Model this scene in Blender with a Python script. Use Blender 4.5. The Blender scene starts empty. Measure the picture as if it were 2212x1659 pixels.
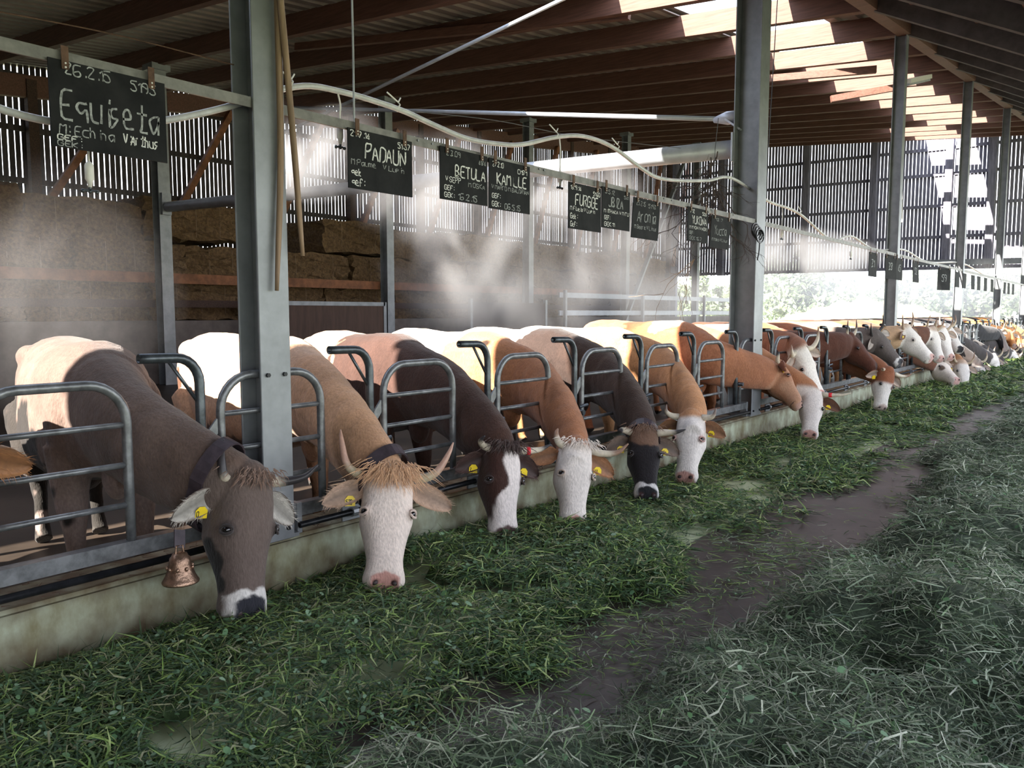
import bpy, bmesh, math, random
import numpy as np
from mathutils import Vector, Matrix
S = bpy.context.scene
COL = S.collection
random.seed(7)
RNG = np.random.default_rng(11)

# ------------------------------------------------------------------ camera
F, EYE, CX, CY, VPX, VPY = 1725.0, 1.45, 1106.0, 829.5, 2475.0, 675.0
TH = math.atan((CY - VPY) / F)
PSI = math.atan((VPX - CX) * math.cos(TH) / F)
FW = np.array([-math.sin(PSI) * math.cos(TH), math.cos(PSI) * math.cos(TH), -math.sin(TH)])
RT = np.array([math.cos(PSI), math.sin(PSI), 0.0])
UP = np.cross(RT, FW)
CAM = np.array([0, 0, EYE])
cam_d = bpy.data.cameras.new('camera')
cam = bpy.data.objects.new('camera', cam_d)
COL.objects.link(cam)
cam.matrix_world = Matrix(((RT[0], UP[0], -FW[0], 0), (RT[1], UP[1], -FW[1], 0), (RT[2], UP[2], -FW[2], EYE), (0, 0, 0, 1)))
cam_d.sensor_fit = 'HORIZONTAL'
cam_d.sensor_width = 36.0
cam_d.lens = 36.0 * F / 2212.0
cam_d.clip_end = 500
S.camera = cam

# ------------------------------------------------------------------ world, sun, exposure
W = bpy.data.worlds.new('sky')
S.world = W
W.use_nodes = True
wn, wl = W.node_tree.nodes, W.node_tree.links
bg = wn['Background']
bg.inputs['Strength'].default_value = 3.6
tcw = wn.new('ShaderNodeTexCoord')
sep = wn.new('ShaderNodeSeparateXYZ')
rmp = wn.new('ShaderNodeValToRGB')
wl.new(tcw.outputs['Generated'], sep.inputs[0])
wl.new(sep.outputs['Z'], rmp.inputs[0])
rmp.color_ramp.elements[0].position = 0.0
rmp.color_ramp.elements[0].color = (0.92, 0.95, 1.0, 1)
rmp.color_ramp.elements[1].position = 0.6
rmp.color_ramp.elements[1].color = (0.70, 0.80, 1.0, 1)
wl.new(rmp.outputs[0], bg.inputs[0])

SUN_DIR = Vector((0.17, 1.0, -0.58)).normalized()
sd = bpy.data.lights.new('sun', 'SUN')
sd.energy = 29.0
sd.color = (1.0, 0.93, 0.84)
sd.angle = math.radians(0.5)
sun = bpy.data.objects.new('sun', sd)
COL.objects.link(sun)
sun.rotation_euler = SUN_DIR.to_track_quat('-Z', 'Y').to_euler()
sun.location = (0, -20, 20)

S.view_settings.view_transform = 'Standard'
S.view_settings.look = 'None'
S.view_settings.exposure = 0.35
S.view_settings.gamma = 1.0
S.view_settings.use_curve_mapping = False
S.cycles.max_bounces = 8
S.cycles.diffuse_bounces = 4
S.cycles.glossy_bounces = 3
S.cycles.transparent_max_bounces = 8
S.cycles.volume_bounces = 0
S.cycles.volume_step_rate = 1.0
S.cycles.volume_max_steps = 128
S.cycles.use_denoising = True
S.cycles.sample_clamp_indirect = 8.0

# ------------------------------------------------------------------ helpers
def at(x, y, X=None, Y=None, Z=None):
    """Point of the scene that the photo shows at pixel x, y on the plane X, Y or Z."""
    r = FW + RT * (x - CX) / F - UP * (y - CY) / F
    if X is not None: t = X / r[0]
    elif Y is not None: t = Y / r[1]
    else: t = (Z - EYE) / r[2]
    return Vector(CAM + r * t)

RA, RB, RC = 4.38, 0.10, -0.08
def roof(x, y): return RA + RB * y + RC * x

def tag(o, label=None, cat=None, group=None, kind=None):
    if label: o['label'] = label
    if cat: o['category'] = cat
    if group: o['group'] = group
    if kind: o['kind'] = kind
    return o

def thing(name, loc, label, cat, group=None):
    o = bpy.data.objects.new(name, None)
    o.empty_display_size = 0.1
    o.location = loc
    COL.objects.link(o)
    return tag(o, label, cat, group)

def wpos(o):
    p = Vector((0, 0, 0))
    while o:
        p += Vector(o.location)
        o = o.parent
    return p

def link_mesh(name, me, mat, parent=None, origin=None, smooth=False):
    """World-space mesh -> object; a child's mesh is re-based on its parent's base."""
    o = bpy.data.objects.new(name, me)
    COL.objects.link(o)
    off = Vector((0, 0, 0))
    if parent is not None:
        o.parent = parent
        off = wpos(parent)
    elif origin is not None:
        o.location = origin
        off = Vector(origin)
    if off.length > 0: me.transform(Matrix.Translation(-off))
    if mat is not None and len(me.materials) == 0: me.materials.append(mat)
    if smooth: me.polygons.foreach_set('use_smooth', [True] * len(me.polygons))
    return o

def obj(name, bm, mat, parent=None, origin=None, smooth=False):
    me = bpy.data.meshes.new(name)
    bmesh.ops.recalc_face_normals(bm, faces=bm.faces)
    bm.to_mesh(me)
    bm.free()
    return link_mesh(name, me, mat, parent, origin, smooth)

def BM(): return bmesh.new()

def box(bm, x0, x1, y0, y1, z0, z1):
    v = [bm.verts.new(p) for p in ((x0, y0, z0), (x1, y0, z0), (x1, y1, z0), (x0, y1, z0), (x0, y0, z1), (x1, y0, z1), (x1, y1, z1), (x0, y1, z1))]
    for f in ((0, 1, 2, 3), (4, 5, 6, 7), (0, 1, 5, 4), (1, 2, 6, 5), (2, 3, 7, 6), (3, 0, 4, 7)): bm.faces.new([v[i] for i in f])
    return v

def beam(bm, p, q, w, h, up=(0, 0, 1)):
    """Rectangular bar from p to q, h thick along up, w across."""
    p, q = Vector(p), Vector(q)
    t = (q - p).normalized()
    s = t.cross(Vector(up)).normalized()
    u = s.cross(t).normalized()
    a = []
    for c in (p, q):
        a.append([bm.verts.new(c + s * i * w / 2 + u * j * h / 2) for i, j in ((-1, -1), (1, -1), (1, 1), (-1, 1))])
    for k in range(4): bm.faces.new([a[0][k], a[0][(k + 1) % 4], a[1][(k + 1) % 4], a[1][k]])
    bm.faces.new(a[0]); bm.faces.new(a[1])

def tube(bm, pts, r, n=8, caps=True, hollow=False):
    """Round tube along pts; r a number or one radius per point."""
    pts = [Vector(p) for p in pts]
    m = len(pts)
    rs = [r] * m if isinstance(r, (int, float)) else list(r)
    t0 = (pts[1] - pts[0]).normalized()
    ref = Vector((0, 0, 1)) if abs(t0.z) < 0.9 else Vector((1, 0, 0))
    s = t0.cross(ref).normalized()
    rings = []
    for i in range(m):
        t = (pts[min(i + 1, m - 1)] - pts[max(i - 1, 0)]).normalized()
        s = (s - t * s.dot(t)).normalized()
        b = t.cross(s)
        rings.append([bm.verts.new(pts[i] + (s * math.cos(2 * math.pi * k / n) + b * math.sin(2 * math.pi * k / n)) * rs[i]) for k in range(n)])
    for i in range(m - 1):
        for k in range(n): bm.faces.new([rings[i][k], rings[i][(k + 1) % n], rings[i + 1][(k + 1) % n], rings[i + 1][k]])
    if hollow:
        inn = [bm.verts.new(pts[0] + (v.co - pts[0]) * 0.72) for v in rings[0]]
        t = (pts[1] - pts[0]).normalized()
        deep = [bm.verts.new(v.co + t * rs[0] * 1.6) for v in inn]
        for k in range(n):
            bm.faces.new([rings[0][k], rings[0][(k + 1) % n], inn[(k + 1) % n], inn[k]])
            bm.faces.new([inn[k], inn[(k + 1) % n], deep[(k + 1) % n], deep[k]])
        bm.faces.new(deep)
    elif caps: bm.faces.new(rings[0])
    if caps or hollow: bm.faces.new(rings[-1])
    return rings

def spline(pts, k=6):
    """Catmull-Rom through pts."""
    P = [Vector(p) for p in pts]
    P = [P[0] * 2 - P[1]] + P + [P[-1] * 2 - P[-2]]
    out = []
    for i in range(1, len(P) - 2):
        for j in range(k):
            t = j / k
            out.append(0.5 * ((2 * P[i]) + (P[i + 1] - P[i - 1]) * t + (2 * P[i - 1] - 5 * P[i] + 4 * P[i + 1] - P[i + 2]) * t * t + (3 * P[i] - P[i - 1] - 3 * P[i + 1] + P[i + 2]) * t ** 3))
    out.append(P[-2])
    return out

def lerp_list(xs, n):
    """Resample a list of numbers to n values."""
    return list(np.interp(np.linspace(0, len(xs) - 1, n), np.arange(len(xs)), xs))

def ball(bm, c, r, u=12, v=8, sc=(1, 1, 1), rot=None):
    m = Matrix.Translation(Vector(c)) @ (rot.to_4x4() if rot else Matrix.Identity(4)) @ Matrix.Diagonal((sc[0] * r, sc[1] * r, sc[2] * r, 1))
    bmesh.ops.create_uvsphere(bm, u_segments=u, v_segments=v, radius=1.0, matrix=m)

def lathe(bm, prof, c, n=20):
    c = Vector(c)
    rings = [[bm.verts.new(c + Vector((r * math.cos(2 * math.pi * k / n), r * math.sin(2 * math.pi * k / n), z))) for k in range(n)] for r, z in prof]
    for i in range(len(rings) - 1):
        for k in range(n): bm.faces.new([rings[i][k], rings[i][(k + 1) % n], rings[i + 1][(k + 1) % n], rings[i + 1][k]])
    bm.faces.new(rings[0]); bm.faces.new(rings[-1])

def bolt(bm, c, r=0.012, d=(1, 0, 0)):
    c, d = Vector(c), Vector(d)
    tube(bm, [c, c + d * r], r, n=6)

# ------------------------------------------------------------------ materials
def mat(name, col, rough=0.7, metal=0.0, var=0.15, scale=6.0, bump=0.0, stretch=(1, 1, 1), col2=None, spec=0.4, thr=None, detail=4.0):
    m = bpy.data.materials.new(name)
    m.use_nodes = True
    n, l = m.node_tree.nodes, m.node_tree.links
    b = n['Principled BSDF']
    b.inputs['Roughness'].default_value = rough
    b.inputs['Metallic'].default_value = metal
    b.inputs['Specular IOR Level'].default_value = spec
    tc = n.new('ShaderNodeTexCoord')
    mp = n.new('ShaderNodeMapping')
    mp.inputs['Scale'].default_value = stretch
    l.new(tc.outputs['Object'], mp.inputs[0])
    nz = n.new('ShaderNodeTexNoise')
    nz.inputs['Scale'].default_value = scale
    nz.inputs['Detail'].default_value = detail
    nz.inputs['Roughness'].default_value = 0.62
    l.new(mp.outputs[0], nz.inputs[0])
    rp = n.new('ShaderNodeValToRGB')
    c2 = col2 or tuple(min(1, c * (1 + var)) for c in col)
    c1 = col if col2 else tuple(c * (1 - var) for c in col)
    rp.color_ramp.elements[0].position, rp.color_ramp.elements[1].position = thr or (0.35, 0.65)
    rp.color_ramp.elements[0].color = (*c1, 1)
    rp.color_ramp.elements[1].color = (*c2, 1)
    l.new(nz.outputs['Fac'], rp.inputs[0])
    l.new(rp.outputs[0], b.inputs['Base Color'])
    if bump:
        bp = n.new('ShaderNodeBump')
        bp.inputs['Strength'].default_value = bump
        bp.inputs['Distance'].default_value = 0.02
        l.new(nz.outputs['Fac'], bp.inputs['Height'])
        l.new(bp.outputs[0], b.inputs['Normal'])
    return m

def attr_mat(name, attr, rough=0.7, spec=0.3, bump=0.0, bscale=120.0, sheen=0.0, stretch=(1, 1, 1), trans=0.0, var=0.12):
    """Colour from a mesh attribute (the coat, a blade's own green), varied by noise."""
    m = bpy.data.materials.new(name)
    m.use_nodes = True
    n, l = m.node_tree.nodes, m.node_tree.links
    b = n['Principled BSDF']
    b.inputs['Roughness'].default_value = rough
    b.inputs['Specular IOR Level'].default_value = spec
    if sheen: b.inputs['Sheen Weight'].default_value = sheen
    a = n.new('ShaderNodeAttribute')
    a.attribute_name = attr
    tc = n.new('ShaderNodeTexCoord')
    mp = n.new('ShaderNodeMapping')
    mp.inputs['Scale'].default_value = stretch
    l.new(tc.outputs['Object'], mp.inputs[0])
    nz = n.new('ShaderNodeTexNoise')
    nz.inputs['Scale'].default_value = bscale
    nz.inputs['Detail'].default_value = 3.0
    l.new(mp.outputs[0], nz.inputs[0])
    mr = n.new('ShaderNodeMapRange')
    mr.inputs['From Min'].default_value, mr.inputs['From Max'].default_value = 0.3, 0.7
    mr.inputs['To Min'].default_value, mr.inputs['To Max'].default_value = 1 - var, 1 + var
    l.new(nz.outputs['Fac'], mr.inputs[0])
    mx = n.new('ShaderNodeVectorMath')
    mx.operation = 'SCALE'
    l.new(a.outputs['Color'], mx.inputs[0])
    l.new(mr.outputs[0], mx.inputs['Scale'])
    l.new(mx.outputs[0], b.inputs['Base Color'])
    if bump:
        bp = n.new('ShaderNodeBump')
        bp.inputs['Strength'].default_value = bump
        bp.inputs['Distance'].default_value = 0.01
        l.new(nz.outputs['Fac'], bp.inputs['Height'])
        l.new(bp.outputs[0], b.inputs['Normal'])
    if trans:
        tr = n.new('ShaderNodeBsdfTranslucent')
        l.new(mx.outputs[0], tr.inputs[0])
        ms = n.new('ShaderNodeMixShader')
        ms.inputs[0].default_value = trans
        l.new(b.outputs[0], ms.inputs[1]); l.new(tr.outputs[0], ms.inputs[2])
        l.new(ms.outputs[0], n['Material Output'].inputs['Surface'])
    return m

M_steel = mat('galvanised_steel', (0.23, 0.24, 0.25), 0.45, 0.45, 0.14, 5, 0.03)
M_tube = mat('worn_steel_tube', (0.17, 0.175, 0.18), 0.38, 0.5, 0.35, 14, 0.08)
M_hook = mat('dark_steel_tube', (0.075, 0.085, 0.095), 0.35, 0.6, 0.4, 14, 0.05)
M_pipe = mat('painted_grey_pipe', (0.42, 0.44, 0.48), 0.4, 0.2, 0.12, 4, 0.03)
M_black = mat('black_rod', (0.018, 0.019, 0.022), 0.35, 0.4, 0.4, 20)
M_wood = mat('dark_timber', (0.055, 0.028, 0.019), 0.75, 0, 0.4, 5, 0.15, (0.6, 6, 6))
M_purlin = mat('red_brown_timber', (0.125, 0.058, 0.040), 0.72, 0, 0.25, 4, 0.12, (0.5, 8, 8))
M_brace = mat('orange_timber', (0.22, 0.085, 0.035), 0.7, 0, 0.3, 5, 0.1)
M_slat = mat('weathered_board', (0.052, 0.042, 0.042), 0.8, 0, 0.45, 3, 0.1, (6, 6, 0.5))
M_slat_end = mat('dark_violet_board', (0.17, 0.16, 0.20), 0.8, 0, 0.35, 3, 0.1, (6, 6, 0.5))
M_deck = mat('corrugated_sheet', (0.20, 0.165, 0.145), 0.6, 0, 0.15, 2)
M_hoof = mat('hoof', (0.03, 0.027, 0.025), 0.6)
M_yellow = mat('yellow_plastic', (0.85, 0.62, 0.02), 0.45, 0, 0.05, 30)
M_ink = mat('black_ink', (0.02, 0.02, 0.02), 0.7)
M_red = mat('red_tape', (0.65, 0.02, 0.03), 0.5, 0, 0.05, 30)
M_white = mat('white_plastic', (0.72, 0.70, 0.66), 0.45, 0, 0.06, 20)
M_leather = mat('dark_leather', (0.040, 0.028, 0.034), 0.5, 0, 0.3, 20, 0.1)
M_bronze = mat('bell_bronze', (0.30, 0.19, 0.13), 0.38, 0.85, 0.3, 40, 0.25)
M_eye = mat('wet_eye', (0.008, 0.006, 0.006), 0.06, 0, 0.1, 5, spec=0.7)
M_nostril = mat('nostril', (0.035, 0.018, 0.018), 0.5)
M_board = mat('chalkboard', (0.007, 0.0075, 0.0085), 0.75, 0, 0.5, 7, 0.03, col2=(0.017, 0.017, 0.018), spec=.2)
M_chalk = mat('chalk', (0.30, 0.31, 0.31), 0.95, 0, 0.45, 60)
M_chalk_bright = mat('white_chalk', (0.62, 0.62, 0.60), 0.95, 0, 0.35, 60)
M_rust = mat('rusty_strap', (0.10, 0.055, 0.035), 0.7, 0.3, 0.4, 20)
M_rope = mat('old_handle_wood', (0.27, 0.18, 0.115), 0.6, 0, 0.3, 4, 0.1, (8, 8, 0.6))
M_wire = mat('wire', (0.10, 0.10, 0.11), 0.5, 0.5)
M_twig = mat('twig', (0.06, 0.042, 0.036), 0.8, 0, 0.3, 20)
M_straw = mat('straw', (0.085, 0.048, 0.022), 0.9, 0, 0.5, 14, 0.9, col2=(0.26, 0.16, 0.075), thr=(0.35, 0.8), detail=8)  # straw darkened for the dim back of the barn, shade put into the colour
M_straw_lit = mat('straw_lit', (0.20, 0.13, 0.05), 0.9, 0, 0.5, 3, 0.5, col2=(0.48, 0.36, 0.18), detail=8)  # lighter copy of the straw for the heap, sunlight put into the colour
M_conc_wall = mat('grey_concrete', (0.17, 0.14, 0.125), 0.85, 0, 0.25, 2.0, 0.1)
M_coat = attr_mat('cow_coat', 'coat', 0.78, 0.15, 0.6, 95, 0.12, (1, 1, 0.4), 0.0, 0.14)
M_horn = attr_mat('horn', 'coat', 0.4, 0.4, 0.05, 60)
M_hair = attr_mat('hair', 'coat', 0.55, 0.3, 0, 60, 0.2)
M_grass = attr_mat('cut_grass', 'coat', 0.5, 0.35, 0, 30, 0, (1, 1, 1), 0.25, 0.2)
# ------------------------------------------------------------------ floor, ground
def floor_mat():
    m = mat('feed_floor', (0.032, 0.022, 0.019), 0.42, 0, 0.3, 2.5, 0.06, col2=(0.070, 0.050, 0.044), detail=8)
    n, l = m.node_tree.nodes, m.node_tree.links
    b = n['Principled BSDF']
    base = b.inputs['Base Color'].links[0].from_socket
    tc = n.new('ShaderNodeTexCoord')
    sp = n.new('ShaderNodeSeparateXYZ')
    l.new(tc.outputs['Object'], sp.inputs[0])
    lt = n.new('ShaderNodeMath'); lt.operation = 'LESS_THAN'; lt.inputs[1].default_value = -2.18
    l.new(sp.outputs['X'], lt.inputs[0])
    nz = n.new('ShaderNodeTexNoise'); nz.inputs['Scale'].default_value = 3.5; nz.inputs['Detail'].default_value = 6
    l.new(tc.outputs['Object'], nz.inputs[0])
    rp = n.new('ShaderNodeValToRGB')
    rp.color_ramp.elements[0].position, rp.color_ramp.elements[1].position = 0.3, 0.62
    rp.color_ramp.elements[0].color = (0.16, 0.17, 0.08, 1)
    rp.color_ramp.elements[1].color = (0.42, 0.46, 0.28, 1)
    l.new(nz.outputs['Fac'], rp.inputs[0])
    mx = n.new('ShaderNodeMix'); mx.data_type = 'RGBA'
    l.new(lt.outputs[0], mx.inputs['Factor']); l.new(base, mx.inputs['A']); l.new(rp.outputs[0], mx.inputs['B'])
    l.new(mx.outputs['Result'], b.inputs['Base Color'])
    return m

bm = BM(); box(bm, -3.46, 5.0, -9.0, 41.0, -0.25, 0.0)
tag(obj('floor', bm, floor_mat()), 'dark feed alley floor with pale green coated strip along the kerb', 'floor', kind='structure')
bm = BM(); box(bm, -21.2, -3.76, -9.0, 41.0, -0.35, -0.10)
tag(obj('floor_stable', bm, mat('stable_floor', (0.035, 0.025, 0.018), 0.5, 0, 0.4, 1.5, 0.1)), 'dark muddy floor the cows stand on', 'floor', kind='structure')
bm = BM(); box(bm, -160, 160, -60, 260, -0.6, -0.40)
tag(obj('ground', bm, mat('bright_yard', (0.42, 0.40, 0.30), 0.9, 0, 0.2, 0.3, 0.1, col2=(0.36, 0.44, 0.20))), 'pale yard and meadow outside the barn', 'ground', kind='structure')

def kerb_mat():
    m = mat('pale_green_concrete', (0.17, 0.15, 0.075), 0.7, 0, 0.2, 3.2, 0.08, (1, 1.6, 0.8), col2=(0.38, 0.41, 0.30), thr=(0.33, 0.62), detail=10)
    n, l = m.node_tree.nodes, m.node_tree.links
    b = n['Principled BSDF']
    base = b.inputs['Base Color'].links[0].from_socket
    tc = n.new('ShaderNodeTexCoord')
    # dirt splashes and brown muck lying on the top edge and along the foot
    sp = n.new('ShaderNodeSeparateXYZ'); l.new(tc.outputs['Object'], sp.inputs[0])
    nz = n.new('ShaderNodeTexNoise'); nz.inputs['Scale'].default_value = 7; nz.inputs['Detail'].default_value = 8
    l.new(tc.outputs['Object'], nz.inputs[0])
    def edge(a, bb):
        r = n.new('ShaderNodeMapRange'); r.inputs['From Min'].default_value = a; r.inputs['From Max'].default_value = bb
        l.new(sp.outputs['Z'], r.inputs[0]); return r.outputs[0]
    e1, e2 = edge(0.20, 0.275), edge(0.19, 0.0)
    ad = n.new('ShaderNodeMath'); ad.operation = 'MAXIMUM'; l.new(e1, ad.inputs[0]); l.new(e2, ad.inputs[1])
    sm = n.new('ShaderNodeMath'); sm.operation = 'MULTIPLY_ADD'; sm.inputs[1].default_value = 0.42
    l.new(ad.outputs[0], sm.inputs[0]); l.new(nz.outputs['Fac'], sm.inputs[2])
    rp = n.new('ShaderNodeValToRGB')
    rp.color_ramp.elements[0].position, rp.color_ramp.elements[1].position = 0.52, 1.02
    rp.color_ramp.elements[0].color = (0, 0, 0, 1); rp.color_ramp.elements[1].color = (1, 1, 1, 1)
    l.new(sm.outputs[0], rp.inputs[0])
    mx = n.new('ShaderNodeMix'); mx.data_type = 'RGBA'
    l.new(rp.outputs[0], mx.inputs['Factor']); l.new(base, mx.inputs['A'])
    mx.inputs['B'].default_value = (0.085, 0.055, 0.025, 1)
    l.new(mx.outputs['Result'], b.inputs['Base Color'])
    return m
bm = BM(); box(bm, -3.78, -3.46, -9.0, 41.0, -0.34, 0.275)
bmesh.ops.bevel(bm, geom=[e for e in bm.edges if abs(e.verts[0].co.z - 0.275) < 1e-4 and abs(e.verts[1].co.z - 0.275) < 1e-4], offset=0.02, segments=2, affect='EDGES')
tag(obj('kerb', bm, kerb_mat()), 'pale green stained concrete kerb under the feed fence', 'kerb', kind='structure')

# ------------------------------------------------------------------ roof
SLOTS = [(-9.0, 9.2, -7.3, -5.35), (9.2, 33.6, -6.65, -4.75), (33.6, 41.2, -8.4, -6.4)]          # open skylights, the three runs shifted sideways to place the sun patches
def deck(name, x0, x1, ya, yb, zf, m=M_deck, pitch=0.34, dep=0.045):
    bm = BM()
    xs = [x0]
    while xs[-1] < x1 - 1e-6:
        b0 = xs[-1]
        for d in (0.5, 0.56, 0.94, 1.0):
            if b0 + pitch * d < x1: xs.append(b0 + pitch * d)
        if xs[-1] <= b0 + pitch * 0.95: xs.append(x1)
    xs = sorted(set(min(x, x1) for x in xs))
    rows = []
    for y in (ya, yb):
        rows.append([(bm.verts.new((x, y, zf(x, y) + (dep if 0.53 < ((x - x0) / pitch) % 1.0 < 0.97 else 0))), bm.verts.new((x, y, zf(x, y) + 0.11))) for x in xs])
    for i in range(len(xs) - 1):
        a, b = rows
        bm.faces.new([a[i][0], a[i + 1][0], b[i + 1][0], b[i][0]])
        bm.faces.new([a[i][1], a[i + 1][1], b[i + 1][1], b[i][1]])
    return tag(obj(name, bm, m), kind='structure')
PH = 0.36                                                              # purlin height
for ya, yb, xl, xr in SLOTS:
    deck('ceiling', -21.3, xl, ya, yb, lambda x, y: roof(x, y) + PH)
    deck('ceiling_ridge_side', xr, -3.4, ya, yb, lambda x, y: roof(x, y) + PH)
RS = 0.52
def roof_r(x, y): return roof(-3.5, y) + PH - RS * (x + 3.5)
bm = BM()
v = [bm.verts.new((x, y, roof_r(x, y) + d)) for d in (0.0, 0.1) for x, y in ((-3.5, -9), (1.3, -9), (1.3, 41.2), (-3.5, 41.2))]
for f in ((0, 1, 2, 3), (4, 5, 6, 7), (0, 1, 5, 4), (1, 2, 6, 5), (2, 3, 7, 6), (3, 0, 4, 7)): bm.faces.new([v[i] for i in f])
tag(obj('ceiling_alley', bm, mat('dark_roof_boards', (0.05, 0.045, 0.05), 0.8, 0, 0.3, 2)), kind='structure')

def structure(name, bm, m, smooth=False): return tag(obj(name, bm, m, smooth=smooth), kind='structure')
for k in range(-5, 19):
    y = 2.46 + 2.143 * k
    if y < -8.5 or y > 40.8: continue
    cuts = [(-20.9, -3.6)] if 9.3 < y else [(-20.9, -7.35), (-5.3, -3.6)]      # cut away out of view under the first skylight so sun reaches the cows
    for xa, xb in cuts:
        bm = BM()
        beam(bm, (xa, y, roof(xa, y) + PH / 2), (xb, y, roof(xb, y) + PH / 2), 0.13, PH, (0, 0, 1))
        structure('roof_purlin', bm, M_purlin)
bm = BM(); beam(bm, (-3.5, -8.9, roof(-3.5, -8.9) + 0.20), (-3.5, 41, roof(-3.5, 41) + 0.20), 0.20, 0.42)
structure('ridge_beam', bm, M_purlin)
for k in range(0, 20):                                                 # rafters of the alley roof
    y = 2.46 + 2.143 * k
    if y > 40.8: continue
    bm = BM(); beam(bm, (-3.42, y, roof_r(-3.42, y) - 0.17), (1.2, y, roof_r(1.2, y) - 0.17), 0.12, 0.32)
    structure('alley_rafter', bm, mat('grey_timber', (0.09, 0.075, 0.075), 0.75, 0, 0.25, 4) if k == 0 else bpy.data.materials['grey_timber'])
for k in range(5):                                                     # short struts between those rafters
    x = -2.9 + 0.85 * k
    bm = BM(); beam(bm, (x, 2, roof_r(x, 2) - 0.07), (x, 40.9, roof_r(x, 40.9) - 0.07), 0.08, 0.06)
    structure('alley_batten', bm, M_purlin)
for p, q in (((1905, 178), (1474, 272)), ((2075, 232), (1725, 300)), ((1925, 176), (1560, 225))):  # wind braces under the purlins
    pass

# ------------------------------------------------------------------ slatted walls
XW, YE = -21.0, 41.0
bm = BM()
y = -9.0
while y < YE:
    w = 0.112 + random.uniform(-0.012, 0.012)
    x = XW + random.uniform(-0.006, 0.006)
    box(bm, x - 0.012, x, y, y + w, 3.2 + random.uniform(-.03, .03), roof(XW, y) + PH + 0.1)
    y += w + random.choice((0.016, 0.022, 0.027, 0.032))
structure('wall_left', bm, M_slat)
bm = BM(); box(bm, XW - 0.03, XW, -9, YE, -0.35, 3.25)
structure('wall_left_lower', bm, mat('dark_lower_wall', (0.045, 0.035, 0.03), 0.85))
bm = BM()
x = XW
while x < -3.0:
    w = 0.125 + random.uniform(-0.008, 0.008)
    top = roof(x, YE) + (0.0 if x < -3.5 else -0.5 * (x + 3.5))
    box(bm, x, x + w, YE, YE + 0.025, 3.45 + random.uniform(-.03, .03), top + 0.3)
    x += w + random.choice((0.024, 0.028, 0.032, 0.036))
while x < 1.3:
    w = 0.125
    box(bm, x, x + w, YE, YE + 0.025, 3.45, roof_r(x, YE) + 0.1)
    x += w + 0.058
structure('wall_end', bm, M_slat_end)
bm = BM(); box(bm, XW, 5.0, -9.1, -9.0, -0.35, 5.9)
structure('wall_rear_sun_block', bm, M_slat)  # unseen wall behind the camera, added to keep the sun out

for z0 in (4.55, 5.75, 6.95):                                          # rails the boards are nailed to
    bm = BM(); beam(bm, (XW + 0.05, -9, z0), (XW + 0.05, YE, z0 + 0.0), 0.07, 0.13); structure('wall_rail', bm, M_slat)
for z0 in (3.55, 4.95, 6.35, 7.75, 8.9):
    bm = BM(); beam(bm, (XW, YE - 0.05, z0), (-3.2, YE - 0.05, z0 - 0.1), 0.07, 0.14); structure('wall_rail', bm, M_slat_end)
bm = BM(); beam(bm, (XW + 0.16, -9, roof(XW, -9) - 0.15), (XW + 0.16, YE, roof(XW, YE) - 0.15), 0.18, 0.5); structure('eaves_beam', bm, M_purlin)
for k in range(-2, 14):                                                # timber posts of the long wall with their slanted braces
    y = 4.9 + 3.215 * k
    if y > 40.5 or y < -8: continue
    bm = BM(); box(bm, XW + 0.08, XW + 0.28, y - 0.11, y + 0.11, -0.3, roof(XW, y)); structure('wall_post', bm, M_wood)
    bm = BM(); beam(bm, (XW + 0.36, y + 0.15, 4.0), (XW + 0.36, y + 1.95, roof(XW, y + 1.95) - 0.3), 0.16, 0.16, (0, 1, 0)); structure('wall_brace', bm, M_brace)
for x in [-20.7] + [at(px, 450, Y=YE - .2).x for px in (1560, 1740, 1885, 2047, 2140)]:
    bm = BM(); box(bm, x - 0.15, x + 0.15, YE - 0.36, YE - 0.12, -0.3 if x < -20 else 3.42, roof(x, YE) + 0.2); structure('gable_post', bm, M_slat_end)
bm = BM(); beam(bm, (-8.5, YE - 0.5, 3.72), (-2.0, YE - 0.5, 3.62), 0.16, 0.24)
structure('gable_girder', bm, M_steel)

# ------------------------------------------------------------------ steel posts
def i_post(x_front, y0, y1, dep, z0, z1, tf=0.014, name='steel_post'):
    """I-section: front flange facing the alley, web, rear flange."""
    bm = BM()
    box(bm, x_front - tf, x_front, y0, y1, z0, z1)
    box(bm, x_front - dep, x_front - dep + tf, y0, y1, z0, z1)
    ym = (y0 + y1) / 2
    box(bm, x_front - dep + tf, x_front - tf, ym - 0.006, ym + 0.006, z0, z1)
    bmesh.ops.bevel(bm, geom=list(bm.edges), offset=0.003, segments=1, affect='EDGES')
    return bm
XF = -3.455
def front_post(y0, y1, dep, label, holes=False, w2=0):
    ym = (y0 + y1) / 2
    t = thing('steel_post', (XF - dep / 2, ym, 0.27), label, 'post', 'steel posts along the feed fence')
    obj('post_shaft', i_post(XF, y0, y1, dep, 0.27, roof(-3.5, ym) + 0.0), M_steel, t)
    bm = BM(); box(bm, XF - dep - 0.04, XF - 0.002, y0 - 0.03, y1 + 0.03, 0.272, 0.292); obj('base_plate', bm, M_steel, t)
    for z in (1.135, 0.33):
        for yy in (y0 + 0.04, y1 - 0.04):
            bm = BM(); bolt(bm, (XF, yy, z), 0.012); obj('bolt', bm, M_black, t)
    return t
front_post(2.345, 2.525, 0.185, 'nearest grey steel I-beam post, wooden handles hanging on it')
big = [(8.77, 9.03), (15.22, 15.48), (21.65, 21.91), (28.08, 28.34), (34.5, 34.76)]
plab = ['tall grey steel post behind the red-brown cow stretching its neck', 'grey steel post behind the white-faced cow with upright horns',
        'slim grey steel post just right of the broad square board', 'distant grey steel post, fifth from the nearest along the feed fence', 'farthest grey steel post at the right edge of the row']
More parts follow.
